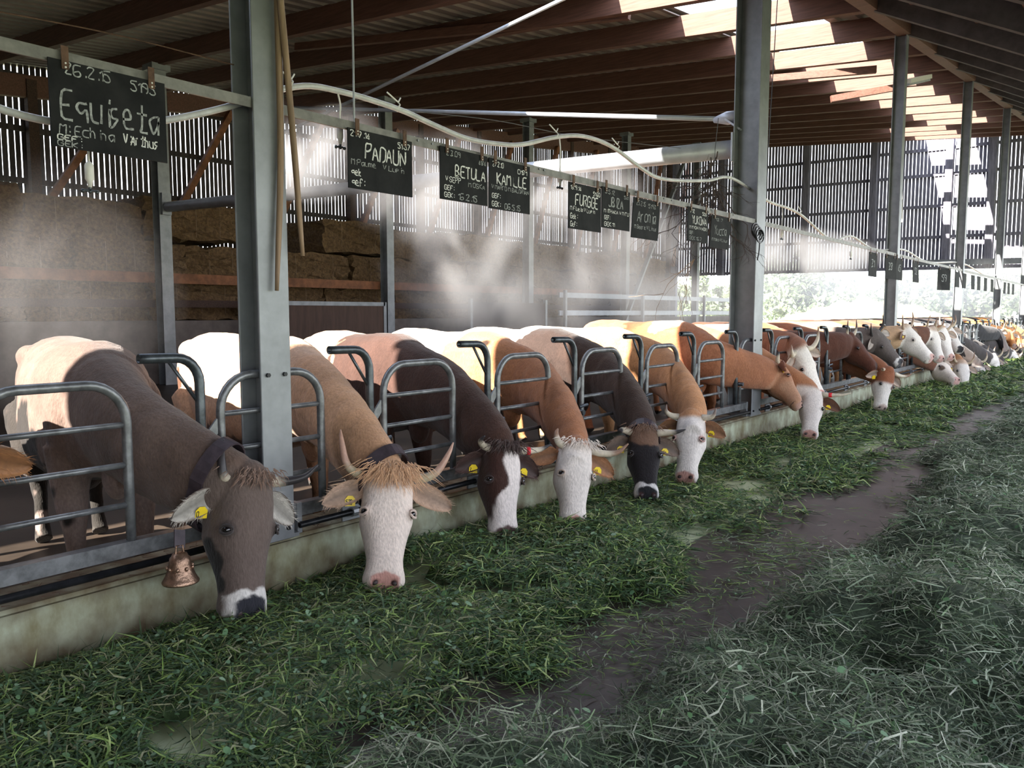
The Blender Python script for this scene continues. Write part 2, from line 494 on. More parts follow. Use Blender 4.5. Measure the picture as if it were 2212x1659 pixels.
for i, ((y0, y1), lb) in enumerate(zip(big, plab)): front_post(y0, y0 + (.26 if i == 0 else .17), 0.30 if i == 0 else 0.19, lb)
ilab = ['grey inner post at the left before the straw stack, holding the long round tube', 'second grey inner post, in front of the middle of the straw stack',
        'third grey inner post seen through the mist', 'fourth grey inner post near the slanted steel brace', 'fifth grey inner post beside the bright end opening']
for k, lb in zip(range(1, 6), ilab):
    y = 2.46 + 6.43 * k
    t = thing('steel_post', (-16.5, y, -0.1), lb, 'post', 'inner row of steel posts')
    obj('post_shaft', i_post(-16.36, y - 0.13, y + 0.13, 0.28, -0.1, roof(-16.5, y)), M_steel, t)
    bm = BM(); box(bm, -16.7, -16.3, y - 0.2, y + 0.2, roof(-16.5, y) - 0.12, roof(-16.5, y) - 0.001); obj('head_plate', bm, M_steel, t)
    if k == 1:
        bm = BM(); box(bm, -16.36, -16.28, y - 0.1, y + 0.1, 3.5, 3.95); obj('tube_bracket', bm, M_steel, t)

# tubes and tie rods tying the second post to the inner row
t = thing('brace_tube', (-10, 8.9, 3.45), 'thick grey horizontal tube from the tall steel post to the inner post', 'tube')
bm = BM(); tube(bm, [(-3.76, 8.9, 3.31), (-16.26, 8.9, 3.66)], 0.105, 20); obj('tube_pipe', bm, M_pipe, t, smooth=True)
bm = BM(); box(bm, -3.775, -3.756, 8.75, 9.05, 3.15, 3.47); obj('end_plate', bm, M_pipe, t)
t = thing('tie_rod', (-10, 8.9, 3.8), 'thin grey level tie rod with forked end at the tall steel post', 'rod')
p0, p1 = at(1560, 257, Y=8.9), at(880, 239, Y=8.9)
p2 = p0 + (p1 - p0) * 1.7
bm = BM(); tube(bm, [p0, p2], 0.028, 10); obj('rod_bar', bm, M_pipe, t, smooth=True)
bm = BM(); tube(bm, [p0 + Vector((-.1, 0, 0)), p0 + Vector((.06, 0, 0)), p0 + Vector((.16, 0, 0)), p0 + Vector((.20, 0, 0))], [.03, .075, .07, .02], 10); obj('fork_end', bm, M_pipe, t, smooth=True)
bm = BM(); beam(bm, p0 + Vector((0.06, 0, -.02)), p0 + Vector((0.24, 0, -.16)), 0.02, 0.14, (0, 1, 0)); obj('gusset_plate', bm, M_pipe, t)
q0, q1 = at(783, 206, Y=8.9), at(1212, 0, Y=8.9)
q1 = q0 + (q1 - q0) * ((roof(-6, 8.9) - q0.z) / (q1.z - q0.z))
bm = BM(); tube(bm, [q0 + (q0 - q1) * 0.45, q1], 0.026, 10)
tag(obj('tie_rod', bm, M_pipe, smooth=True), 'thin grey slanted tie rod rising towards the skylight', 'rod')
bm = BM(); beam(bm, (-16.2, at(1345, 688, X=-16.2).y - .7, -.1), at(1478, 350, X=-16.2), 0.1, 0.16, (1, 0, 0))
tag(obj('steel_brace', bm, M_steel), 'grey slanted steel brace beside the fourth inner post', 'brace')
for p, q, y in (((1640, 172), (1893, 150), 17.0), ((1795, 214), (1952, 186), 19.2), ((640, 102), (1360, 32), 10.3)):
    a, b = at(*p, Y=y), at(*q, Y=y + 0.9)
    bm = BM(); beam(bm, a, b, 0.10, 0.14); structure('roof_wind_brace', bm, M_purlin)
a = at(1672, 8, X=-4.2); b = at(1640, 470, X=-3.7)
# ------------------------------------------------------------------ back of the stable: straw stack, planks, low walls
bm = BM(); box(bm, -16.95, -16.8, -9, 40.8, -0.3, 1.27); structure('wall_low', bm, M_conc_wall)
bm = BM(); box(bm, -19.6, -16.95, -9, 33, 1.0, 1.27); structure('straw_platform', bm, M_conc_wall)
for z0, h, x in ((2.08, 0.22, -16.642), (1.56, 0.16, -16.642)):
    for k in range(-1, 4):
        y = 2.46 + 6.43 * k
        bm = BM(); box(bm, x - 0.05, x, y + 0.14, y + 6.43 - 0.14, z0, z0 + h)
        tag(obj('plank', bm, M_brace if z0 > 2 else M_wood), 'brown retaining plank in front of the straw stack', 'plank', 'planks holding back the straw')

def rough_box(x0, x1, y0, y1, z0, z1, seed, amp=0.035, div=0.11):
    """Straw bale: rounded box with a ragged surface."""
    bm = BM()
    nx, ny, nz = max(2, int((x1 - x0) / div)), max(2, int((y1 - y0) / div)), max(2, int((z1 - z0) / div))
    bmesh.ops.create_cube(bm, size=1.0)
    bmesh.ops.subdivide_edges(bm, edges=bm.edges, cuts=7, use_grid_fill=True)
    rs = np.random.default_rng(seed)
    c = Vector(((x0 + x1) / 2, (y0 + y1) / 2, (z0 + z1) / 2))
    for v in bm.verts:
        p = v.co * 2
        m = max(abs(p.x), abs(p.y), abs(p.z))
        q = p.normalized() * 1.45
        p = p * 0.86 + Vector((max(-1, min(1, q.x)), max(-1, min(1, q.y)), max(-1, min(1, q.z)))) * 0.14
        n = Vector(rs.normal(0, amp, 3))
        v.co = c + Vector((p.x * (x1 - x0) / 2, p.y * (y1 - y0) / 2, p.z * (z1 - z0) / 2)) + n
    return bm
def straws(bm, n, fn, seed, L=0.14, w=0.006):
    rs = random.Random(seed)
    for _ in range(n):
        p, d = fn(rs)
        s = d.cross(Vector((rs.uniform(-1, 1), rs.uniform(-1, 1), rs.uniform(-1, 1)))).normalized() * w
        l = L * rs.uniform(.5, 1.3)
        a, b, c = bm.verts.new(p - s), bm.verts.new(p + s), bm.verts.new(p + d * l)
        bm.faces.new([a, b, c])
lay = [(1.28, 2.12, 'bottom'), (2.14, 3.02, 'middle'), (3.03, 3.86, 'top')]
bales = {}
for li, (z0, z1, nm) in enumerate(lay):
    for k in range(13):
        y0 = 1.6 + 2.42 * k + (0.9 if li == 1 else 0)
        dz = (-0.10, 0.05, 0.0, 0.08, -0.05, 0.02, -0.08, 0.06)[(k * 3 + li) % 8] if li == 2 else 0
        if li == 2 and k == 4: continue                                 # gap in the top layer
        cx = -18.2 + (0.12 if (k + li) % 3 == 0 else 0)
        key = (k + 2 * li) % 3
        loc = (cx, y0 + 1.2, z0)
        lb = f'big straw bale in the {nm} layer of the stack along the back wall'
        if key not in bales:
            t = thing('straw_bale', loc, lb, 'bale', 'straw bales stacked along the back wall')
            bm = rough_box(cx - 1.25, cx + 1.0, y0, y0 + 2.4, z0, z1, 100 + key)
            def face(rs):
                return Vector((cx + 1.0 + rs.uniform(-.02, .05), y0 + rs.uniform(0.03, 2.37), z0 + rs.uniform(0.03, z1 - z0))), Vector((rs.uniform(.1, .7), rs.uniform(-1, 1), rs.uniform(-1.0, .5))).normalized()
            obj('bale_body', bm, M_straw, t)
            bm = BM(); straws(bm, 420, face, key)
            o = obj('loose_straw', bm, M_straw, t); o['kind'] = 'stuff'
            for yy in (0.6, 1.2, 1.8):
                bm = BM(); tube(bm, [(cx + 1.02, y0 + yy, z0 + 0.05), (cx + 1.04, y0 + yy, (z0 + z1) / 2), (cx + 1.02, y0 + yy, z1 - 0.05)], 0.006, 5); obj('twine', bm, M_rope, t)
            bales[key] = t
        else:
            src = bales[key]
            t = src.copy(); COL.objects.link(t); t.location = (cx, y0 + 1.2, z0 + dz); t['label'] = lb
            for ch in src.children:
                c = ch.copy(); COL.objects.link(c); c.parent = t
# timber-boarded pen wall and steel gates behind the cows
bm = BM(); box(bm, -16.0, -15.9, 11.0, 14.6, -0.1, 1.62)
t = thing('board_partition', (-15.95, 12.8, -0.1), 'brown boarded partition with a grey top rail right of the front post', 'partition')
obj('board_panel', bm, mat('brown_board_panel', (0.09, 0.05, 0.035), 0.7, 0, 0.2, 3, 0.05, (6, 3, 0.4)), t)
bm = BM(); box(bm, -16.02, -15.88, 10.95, 14.65, 1.62, 1.72); obj('top_rail', bm, M_steel, t)
bm = BM(); box(bm, -16.02, -15.88, 14.6, 14.7, -0.1, 1.72); obj('end_upright', bm, M_steel, t)
t = thing('steel_gate', (-15.4, 19.5, -0.1), 'dark panel gate behind the mist in the middle of the back wall', 'gate')
bm = BM(); box(bm, -15.44, -15.38, 17.6, 21.2, 0.5, 1.75); obj('gate_panel', bm, M_wood, t)
for a in ((17.5, 17.6, 0.0, 1.85), (21.2, 21.3, 0.0, 1.85)):
    bm = BM(); box(bm, -15.46, -15.36, a[0], a[1], -0.1, a[3]); obj('upright', bm, M_steel, t)
t = thing('pen_fence', (-15.4, 30, -0.1), 'pale board fence in front of the back wall near the bright opening', 'fence')
for z in (1.35, 1.95):
    bm = BM(); box(bm, -15.42, -15.36, 22.0, 38.0, z, z + 0.17); obj('fence_board', bm, M_pipe, t)
for y in (22.2, 27.5, 33.0, 37.8):
    bm = BM(); box(bm, -15.36, -15.26, y, y + 0.1, -0.1, 2.2); obj('fence_post', bm, M_steel, t)

# ------------------------------------------------------------------ feed fence
XR = -3.52
UNIT, Y_FIRST = 1.066, 0.985
HOOKS = [Y_FIRST + UNIT * k for k in range(37)]
def make_neck_bar(y, label):
    t = thing('neck_bar', (XR, y, 0.40), label, 'neck bar', 'swivelling neck bars of the feed fence')
    pts = [(XR, y, 0.36), (XR, y, 0.75), (XR, y, 1.0)] + [(XR, y - 0.115 * (1 - math.cos(a)), 1.115 + 0.125 * math.sin(a)) for a in np.linspace(0, math.pi / 2, 7)] + [(XR, y - 0.29, 1.243)]
    bm = BM(); tube(bm, pts[::-1], 0.0235, 14, hollow=True); obj('bar_tube', bm, M_hook, t, smooth=True)
    bm = BM(); tube(bm, [(XR, y - 0.15, 1.225), (XR, y - 0.015, 1.03)], 0.009, 8); obj('brace', bm, M_hook, t, smooth=True)
    bm = BM(); tube(bm, [(XR + 0.02, y + 0.03, 0.66), (XR + 0.075, y + 0.03, 0.66)], 0.022, 10); tube(bm, [(XR + 0.02, y + 0.045, 0.70), (XR + 0.05, y + 0.12, 0.715)], 0.012, 8); obj('latch', bm, M_hook, t)
    bm = BM(); beam(bm, (XR, y, 0.80), (XR, y + 0.10, 0.92), 0.012, 0.05); obj('gusset', bm, M_tube, t)
    return t
def make_panel(y, label, x=XR):
    t = thing('feed_panel', (x, y + 0.4, 0.40), label, 'feed panel', 'arched tube panels of the feed fence')
    a, b, r, zt = y + 0.105, y + 0.71, 0.17, 1.14
    pts = [(x, a, 0.38), (x, a, 0.7)] + [(x, a + r - r * math.cos(g), zt - r + r * math.sin(g)) for g in np.linspace(0, math.pi / 2, 8)]
    pts += [(x, b - r + r * math.sin(g), zt - r + r * math.cos(g)) for g in np.linspace(0, math.pi / 2, 8)] + [(x, b, 0.7), (x, b, 0.38)]
    bm = BM(); tube(bm, pts, 0.0215, 14); obj('arch_frame', bm, M_tube, t, smooth=True)
    for z in (0.955, 0.775, 0.595):
        bm = BM(); tube(bm, [(x, a, z), (x, b, z)], 0.0135, 10); obj('rung', bm, M_tube, t, smooth=True)
    return t
def dup(src, dy, label):
    t = src.copy(); COL.objects.link(t); t.location = Vector(src.location) + Vector((0, dy, 0)); t['label'] = label
    for ch in src.children:
        c = ch.copy(); COL.objects.link(c); c.parent = t
    return t
who = ['the brown-grey cow with the bell', 'the cream cow with a tan forelock', 'the dark brown cow with a white blaze', 'the tan cow with a white curly face', 'the black cow with a white muzzle ring',
       'the white-faced tan cow', 'the red-brown cow stretching its neck']
nb = pn = None
for k, y in enumerate(HOOKS):
    if 1 <= k <= 7:
        lb, lp = f'curved neck bar right of {who[k - 1]}', f'arched tube panel right of {who[k - 1]}'
    elif k == 0: lb, lp = 'curved neck bar outside the left edge', 'large arched tube panel with three rungs at the left edge'
    elif k < 14: lb, lp = 'dark curved neck bar between the tall second and third steel posts', 'arched tube panel between the second and third tall steel posts'
    else: lb, lp = 'small curved neck bar in the distant part of the feed fence', 'small arched panel in the distant part of the feed fence'
    if k == 0: pn = make_panel(y, lp)
    else: dup(pn, y - HOOKS[0], lp)
    if k == 1: nb = make_neck_bar(y, lb)
    elif k > 1: dup(nb, y - HOOKS[1], lb)
span = ['left of the nearest steel post', 'between the nearest and second steel posts', 'between the second and third steel posts', 'between the third and fourth steel posts', 'beyond the fourth steel post', 'at the far end of the row']
ys = [-4.0, 2.345, 8.77, 15.22, 21.65, 28.08, 40.9]
for i in range(6):
    a, b = ys[i] + (0.2 if i else 0), ys[i + 1] - 0.03
    if i == 5: b = 34.4
    t = thing('base_rail', (XR, (a + b) / 2, 0.30), 'grey steel base rail with black rod ' + span[i], 'rail', 'base rails of the feed fence')
    bm = BM(); beam(bm, (XR, a, 0.40), (XR, b, 0.40), 0.06, 0.068); obj('channel', bm, M_tube, t)
    bm = BM(); tube(bm, [(XR + 0.055, a + 0.02, 0.325), (XR + 0.055, b - 0.02, 0.325)], 0.017, 10); obj('control_rod', bm, M_black, t, smooth=True)
    n = max(2, int((b - a) / 1.066))
    for j in range(n):
        y = HOOKS[0] + UNIT * math.ceil((a - HOOKS[0]) / UNIT + 0.1) + UNIT * j - 0.18
        if y > b - 0.1: break
        bm = BM(); box(bm, XR + 0.025, XR + 0.04, y - 0.07, y + 0.07, 0.278, 0.36)
        tube(bm, [(XR + 0.055, y - 0.02, 0.325), (XR + 0.055, y + 0.02, 0.325)], 0.027, 10); obj('rod_bracket', bm, M_steel, t)
    for yy in (a + 0.02, b - 0.05):
        bm = BM(); box(bm, XR - 0.04, XR + 0.035, yy, yy + 0.03, 0.276, 0.44); obj('foot', bm, M_steel, t)

# two wooden tool handles hanging on the nearest post
for px, lb in (((598, -40, 606, 330, 598, 628), 'long wooden tool handle hanging on the front of the nearest post'), ((600, -60, 630, 260, 654, 553), 'darker slanting wooden tool handle hanging right of the nearest post')):
    o = 0.03 if px[4] < 640 else 0.06
    P = [at(px[0], px[1], X=XF + o), at(px[2], px[3], X=XF + o), at(px[4], px[5], X=XF + o)]
    bm = BM(); tube(bm, spline(P, 8), lerp_list([.017, .017, .016, .016, .015, .010], 17), 12)
    tag(obj('tool_handle', bm, M_rope, smooth=True), lb, 'tool handle')
# ------------------------------------------------------------------ chalk writing: single-line letters on a 4 x 6 grid
FONT = dict(l.split(' ', 1) for l in '''A 002640/1232
B 00062635342303/23414100/4120
C 4536160500
D 0006264541200
E 46060040/0333
F 460600/0333
G 4536160501103041434323
H 0006/4046/0343
I 2026
J 4641301001
K 0006/46034 0
L 060040
M 0006244640
N 00064046
O 1605011030414536 16
P 00062646442303
Q 16050110304145361 6/2241
R 0006264644230323 40
S 453616050413334130100 1
T 0646/2620
U 060110304146
V 062046
W 0610243046
X 0046/0640
Y 062346/2320
Z 06460040
a 44240311203143/4440
b 0600203143240 3
c 4414030110304 0
d 4640103 0/40/1001031444
e 023233241403011040
f 4536261510/0333
g 4414031222434442411-
h 0600/0314243330
i 2420/2526
j 24221100/2526
k 0600/03340130
l 262120
m 0400/0314232 0/23344340
n 0400/03142433 30
o 1403011030414334 14
p 0400/04243322 02
q 443414031222434 0
r 0400/0314 24
s 341403123221 1000
t 26211040/0444
u 04011030/4440
v 042044
w 0410233044
x 0044/0440
y 042244/4400
z 04440040
0 16050110304145361 6
1 042620
2 0516364500 40
3 0646243313304110 00
4 36014 1/3430
5 460604243341301001
6 4616050110304142330 2
7 064610
8 1605041331100 011/1332/1636453433
9 43331404051636454130
: 2122/2425
. 2021
- 1333
/ 0046'''.split('\n'))
def strokes(ch):
    out = []
    for st in FONT.get(ch, '').replace(' ', '').split('/'):
        d = [c for c in st if c.isdigit()]
        pts = [(int(d[i]), int(d[i + 1])) for i in range(0, len(d) - 1, 2)]
        if len(pts) > 1: out.append(pts)
    return out
def write(text, u, v, h, frame, seed=0, w=0.0035, slope=0.0, squeeze=0.72, fit=None):
    """Ribbon strokes of chalk in board coordinates u (along), v (up); frame maps u, v, lift to the scene."""
    rs = random.Random(seed)
    bm = BM()
    cu = u
    adv = lambda c: 0.5 if c == ' ' else 0.45 if c in '.:iIl1j' else 1.0
    if fit: squeeze = fit / (h * sum(adv(c) for c in text))
    for ch in text:
        if ch == ' ': cu += h * squeeze * 0.5; continue
        du = rs.uniform(-.03, .03) * h; dv = rs.uniform(-.05, .05) * h; sk = rs.uniform(-.02, .08)
        for st in strokes(ch):
            P = []
            for (gx, gy) in st:
                x = cu + du + gx / 4 * h * squeeze * 0.8 + sk * gy / 6 * h
                y = v + dv + gy / 6 * h + slope * (x - u)
                P.append((x + rs.uniform(-.02, .02) * h, y + rs.uniform(-.02, .02) * h))
            Q = []
            for i in range(len(P) - 1):
                a, b = P[i], P[i + 1]
                for k in range(3): Q.append((a[0] + (b[0] - a[0]) * k / 3, a[1] + (b[1] - a[1]) * k / 3))
            Q.append(P[-1])
            S2 = [Q[0]] + [((Q[i - 1][0] + 2 * Q[i][0] + Q[i + 1][0]) / 4, (Q[i - 1][1] + 2 * Q[i][1] + Q[i + 1][1]) / 4) for i in range(1, len(Q) - 1)] + [Q[-1]]
            prev = None
            for i in range(len(S2)):
                a, b = S2[max(0, i - 1)], S2[min(len(S2) - 1, i + 1)]
                dx, dy = b[0] - a[0], b[1] - a[1]
                L = math.hypot(dx, dy) or 1
                ww = w * rs.uniform(.75, 1.2)
                nx, ny = -dy / L * ww / 2, dx / L * ww / 2
                cur = [bm.verts.new(frame(S2[i][0] + nx, S2[i][1] + ny, 0.0016)), bm.verts.new(frame(S2[i][0] - nx, S2[i][1] - ny, 0.0016))]
                if prev: bm.faces.new([prev[0], prev[1], cur[1], cur[0]])
                prev = cur
        cu += h * squeeze * adv(ch)
    return bm

# ------------------------------------------------------------------ name bar with the cows' chalkboards
t = thing('name_bar', (-3.45, 8, 2.46), 'grey steel bar carrying the chalkboards along the posts', 'bar')
bm = BM(); beam(bm, (-3.475, -3.0, 2.475), (-3.475, 34.7, 2.43), 0.012, 0.05); obj('bar_strip', bm, mat('pale_steel_strip', (0.17, 0.165, 0.15), 0.5, 0.4, 0.25, 12), t)
for y in (0.5, 3.48, 3.6, 4.70, 4.76, 5.95, 6.1, 6.6, 6.75, 7.6, 8.15):
    bm = BM(); bolt(bm, (-3.469, y, 2.473), 0.007); obj('bolt', bm, M_steel, t)

def sign(y0, y1, z1, z0, lines, label, turn=0.0, skew=0.0, straps=True):
    """Board hanging from the bar; u runs along +Y, v downwards to z0."""
    xs = -3.452
    ym = (y0 + y1) / 2
    t = thing('chalkboard', (xs, ym, z1), label, 'chalkboard', 'cow name boards hanging from the bar')
    ca, sa = math.cos(turn), math.sin(turn)
    wd, ht = y1 - y0, z1 - z0
    def frame(u, v, lift):
        du = u - wd / 2
        return Vector((xs + lift * ca + du * sa, ym + du * ca - lift * sa + skew * (ht - v), z0 + v))
    bm = BM()
    for a in (-0.007, 0.0):
        pass
    vs = [[bm.verts.new(frame(u, v, l)) for u, v in ((0, 0), (wd, 0), (wd, ht), (0, ht))] for l in (-0.007, 0.0)]
    for k in range(4): bm.faces.new([vs[0][k], vs[0][(k + 1) % 4], vs[1][(k + 1) % 4], vs[1][k]])
    bm.faces.new(vs[0]); bm.faces.new(vs[1])
    obj('board_panel', bm, M_board, t)
    for i, (txt, u, u1, v, h, w, bright) in enumerate(lines):
        bm = write(txt, u * wd, v * ht, h * ht, frame, seed=sum(map(ord, txt)), w=w * 1.35, fit=(u1 - u) * wd)
        obj('chalk_writing', bm, M_chalk_bright if bright else M_chalk, t)
    if straps:
        for u in (0.13, 0.87):
            bm = BM(); c = frame(u * wd, ht, 0.004)
            box(bm, c.x - 0.002, c.x + 0.003, c.y - 0.014, c.y + 0.014, c.z - 0.035, c.z + 0.055); obj('hanger_strap', bm, M_rust, t)
            for dz in (-0.012, -0.028):
                bm = BM(); bolt(bm, (c.x + 0.003, c.y, c.z + dz), 0.004); obj('rivet', bm, M_white, t)
    return t
sign(1.415, 1.895, 2.455, 2.112, [('26.2.15', .12, 0.52, .85, .13, .004, 0), ('5195', .68, 0.92, .82, .12, .004, 0), ('Equiseta', .08, 0.95, .33, .34, .007, 0), ('M: Echina', .06, 0.53, .155, .12, .0035, 0), ('V:Arthus', .60, 0.92, .155, .13, .004, 1), ('GEF:', .045, 0.24, .085, .06, .0035, 1), ('GEK:', .045, 0.24, .015, .06, .003, 0)],
     'large chalkboard reading Equiseta, leftmost on the bar')
sign(2.93, 3.415, 2.452, 2.13, [('21:7.14', .03, 0.33, .87, .10, .004, 1), ('51:57', .76, 0.97, .83, .10, .004, 1), ('PADAUN', .25, 0.90, .53, .26, .007, 1), ('M:Paume', .04, 0.42, .40, .10, .003, 0), ('V.Lupin', .52, 0.88, .40, .09, .003, 0), ('gek', .04, 0.20, .22, .12, .004, 1), ('gef:', .04, 0.24, .05, .13, .004, 1)],
     'chalkboard reading PADAUN, beside the nearest mist nozzle')
sign(3.655, 4.105, 2.47, 2.15, [('2.3.09', .12, 0.42, .85, .10, .0035, 0), ('4184', .80, 0.97, .80, .09, .0035, 0), ('BETULA', .30, 0.97, .48, .22, .007, 1), ('V:SEPP', .10, 0.42, .35, .10, .0035, 1), ('M:OSKA', .58, 0.95, .32, .09, .003, 0), ('GEF:', .08, 0.28, .19, .09, .004, 1), ('GEK:', .08, 0.28, .05, .09, .004, 1), ('16.2.15', .36, 0.78, .04, .12, .004, 0)],
     'chalkboard reading BETULA, left one of the touching pair')
sign(4.125, 4.57, 2.468, 2.14, [('27.2.10', .07, 0.34, .85, .10, .004, 1), ('0181', .68, 0.92, .80, .09, .004, 1), ('KAMILLE', .18, 0.93, .52, .22, .007, 1), ('V:MARCO M:BALDRIAN', .05, 0.97, .40, .085, .003, 0), ('GEF:', .06, 0.26, .22, .09, .004, 1), ('GEK:', .06, 0.26, .05, .10, .004, 1), ('06.5.15', .36, 0.76, .03, .11, .004, 0)],
     'chalkboard reading KAMILLE, right one of the touching pair')
sign(5.055, 5.51, 2.43, 2.085, [('16.9.14', .05, 0.38, .85, .09, .004, 1), ('51:60', .74, 0.97, .80, .09, .004, 1), ('FURGGE', .20, 0.92, .53, .24, .007, 1), ('M:Fluela V:Lupin', .04, 0.82, .40, .09, .0035, 1), ('Gek:', .05, 0.26, .22, .11, .004, 1), ('Gef:', .05, 0.24, .05, .11, .004, 1)],
     'chalkboard reading FURGGE, below the second mist nozzle')
sign(5.525, 5.965, 2.452, 2.13, [('5.5.12', .10, 0.45, .85, .10, .0035, 0), ('541', .78, 0.95, .80, .08, .003, 0), ('JBIZA', .22, 0.76, .54, .24, .007, 0), ('M:ITHAKA V:MICU', .07, 0.97, .38, .09, .0035, 1), ('GEF:', .08, 0.28, .21, .10, .004, 1), ('GEK:11', .08, 0.45, .05, .10, .004, 1)],
     'chalkboard reading JBIZA, beside the FURGGE board')
sign(6.03, 6.5, 2.425, 2.085, [('25.2.15', .10, 0.45, .82, .11, .003, 0), ('5193', .55, 0.85, .80, .10, .003, 0), ('Aronia', .17, 0.88, .42, .30, .006, 0), ('M:Beere V:Linus', .08, 0.92, .24, .10, .0035, 0)],
     'chalkboard reading Aronia, above the slanted steel brace', skew=-0.1)
sign(7.055, 7.5, 2.452, 2.13, [('7.12', .10, 0.32, .84, .10, .004, 1), ('505', .70, 0.92, .82, .09, .004, 1), ('YUKONA', .20, 0.93, .52, .24, .006, 1), ('M:YVONI V:NORI', .08, 0.95, .37, .09, .0035, 1), ('GEF:', .08, 0.28, .21, .09, .004, 0), ('GEK:16.7', .08, 0.70, .05, .10, .003, 0)],
     'chalkboard reading YUKONA under the hanging twigs')
sign(7.59, 8.06, 2.425, 2.10, [('13.7', .2, 0.60, .84, .08, .003, 0), ('Yucca', .17, 0.82, .42, .28, .006, 0), ('M:Yoko V:Linus', .08, 0.90, .22, .09, .0035, 0)],
     'chalkboard reading Yucca, nearest to the tall second post', skew=-0.14)
far = [(1886, 13.0, .0, 'edge-on dark board, first beyond the tall second post'), (1923, 15.1, .12, 'grey board hanging before the third tall post'), (1943, 16.5, .0, 'small board just right of the third tall post'),
       (1978, 18.2, .0, 'small slanting board between the third and fourth tall posts'), (2041, 22.0, .35, 'broad square board turned to the camera before the fourth post')]
for i, (px, yy, tr, lb) in enumerate(far):
    p = at(px, 575, X=-3.45)
    sign(p.y - 0.24, p.y + 0.24, 2.40, 2.02 if i != 4 else 1.93, [('%d' % (31 + 7 * i), .3, .7, .4, .3, .012, 0)], lb, turn=tr, skew=0.0 if i not in (1, 3) else 0.25)
for i, px in enumerate((2068, 2084, 2102, 2115, 2130, 2144, 2172, 2180, 2190)):
    p = at(px, 600, X=-3.45)
    sign(p.y - 0.24, p.y + 0.24, 2.38, 2.03, [], 'tiny grey board in the distant run of the name bar', turn=0.0, skew=(.3, -.1, .35, .2, .1)[i % 5] * 0.8, straps=False)

# ------------------------------------------------------------------ mist hose with nozzles, wires, twigs
hp = [(-3.62, 0.3, 2.62), (-3.62, .8, 2.42), (-3.6, 1.25, 2.26), (-3.6, 1.6, 2.245), (-3.6, 1.93, 2.32), (-3.6, 2.28, 2.45), (-3.6, 2.70, 2.64), (-3.6, 3.0, 2.68), (-3.6, 3.45, 2.67), (-3.6, 3.77, 2.63), (-3.6, 4.08, 2.60), (-3.6, 4.42, 2.62), (-3.6, 4.68, 2.66),
      (-3.6, 5.09, 2.78), (-3.6, 5.47, 2.85), (-3.6, 5.9, 2.84), (-3.6, 6.37, 2.74), (-3.6, 6.71, 2.69), (-3.6, 7.18, 2.72), (-3.6, 7.8, 2.80), (-3.6, 8.4, 2.9), (-3.62, 9.5, 2.78), (-3.62, 10.6, 2.74), (-3.62, 12.0, 2.5), (-3.62, 13.0, 2.62), (-3.62, 14.4, 2.5), (-3.62, 16.4, 2.62), (-3.62, 18.6, 2.5), (-3.62, 22.5, 2.66), (-3.62, 26.5, 2.5), (-3.62, 30, 2.7)]
t = thing('mist_hose', (-3.6, 5, 2.6), 'wavy pale grey water hose strung above the chalkboards', 'hose')
bm = BM(); tube(bm, spline(hp, 6), 0.0165, 12); obj('hose_tube', bm, mat('grey_hose', (0.50, 0.50, 0.51), 0.3, 0.0, 0.15, 10), t, smooth=True)
for y, z in ((2.68, 2.655), (3.45, 2.69), (5.1, 2.80), (6.0, 2.85), (10.6, 2.76)):
    bm = BM(); tube(bm, [(-3.6, y - .015, z - .035), (-3.575, y - .01, z), (-3.6, y, z + .02), (-3.6, y - .09, z + .06)], 0.005, 6); tube(bm, [(-3.6, y, z + .02), (-3.6, y + .02, z + .05)], 0.004, 6); obj('cable_tie', bm, M_white, t)
def nozzle(p, drop, label):
    p = Vector(p)
    t = thing('mist_nozzle', p, label, 'nozzle', 'mist nozzles hanging from the hose')
    bm = BM(); tube(bm, spline([p, p + Vector((0, .015, -drop * .35)), p + Vector((0, .01, -drop * .7)), p + Vector((0, .01, -drop))], 4), 0.005, 8); obj('drop_tube', bm, M_white, t, smooth=True)
    q = p + Vector((0, .01, -drop))
    bm = BM(); lathe(bm, [(.006, .0), (.016, -.01), (.019, -.02), (.019, -.075), (.012, -.085), (.008, -.11)], q, 14); obj('filter_body', bm, M_white, t, smooth=True)
    bm = BM(); tube(bm, [q + Vector((0, -.03, -.125)), q + Vector((0, .03, -.125))], .006, 8)
    for dy in (-.03, 0, .03): ball(bm, q + Vector((0, dy, -.128)), .010, 8, 6)
    lathe(bm, [(.007, -.10), (.007, -.125)], q, 8)
    obj('spray_head', bm, M_hook, t, smooth=True)
nozzle((-3.6, 2.99, 2.665), 0.165, 'white mist nozzle left of the PADAUN chalkboard')
nozzle((-3.6, 5.14, 2.785), 0.25, 'white mist nozzle above the FURGGE chalkboard')
nozzle((-3.62, 10.0, 2.76), 0.27, 'small mist nozzle just right of the tall second post')
nozzle((-3.62, 13.0, 2.62), 0.22, 'small mist nozzle left of the third tall post')
nozzle((-3.62, 1.62, 2.24), 0.14, 'mist nozzle hidden behind the leftmost chalkboard')
def wire(pts, r, label, m=M_wire):
    bm = BM(); tube(bm, spline(pts, 5), r, 6)
    return tag(obj('wire', bm, m), label, 'wire')
wire([at(-30, 20, X=-3.6), at(250, 75, X=-3.6), at(505, 140, X=-3.6)], 0.003, 'thin rusty wire running to the nearest post at upper left', M_rust)
wire([at(860, 237, X=-3.62), at(1070, 260, X=-3.62), at(1220, 290, X=-3.62), at(1330, 305, X=-3.62), at(1470, 320, X=-3.62)], 0.003, 'thin twine stretched under the tie rod')
wire([at(760, -20, X=-3.52), at(763, 120, X=-3.52), at(765, 272, X=-3.50)], 0.006, 'thin vertical rod holding the name bar above the PADAUN board', M_pipe)
wire([at(1680, -10, X=-4), at(1672, 120, X=-4), at(1660, 320, X=-4)], 0.006, 'thin cord hanging right of the tall second post')
p_ = at(1948, 480, X=-4)
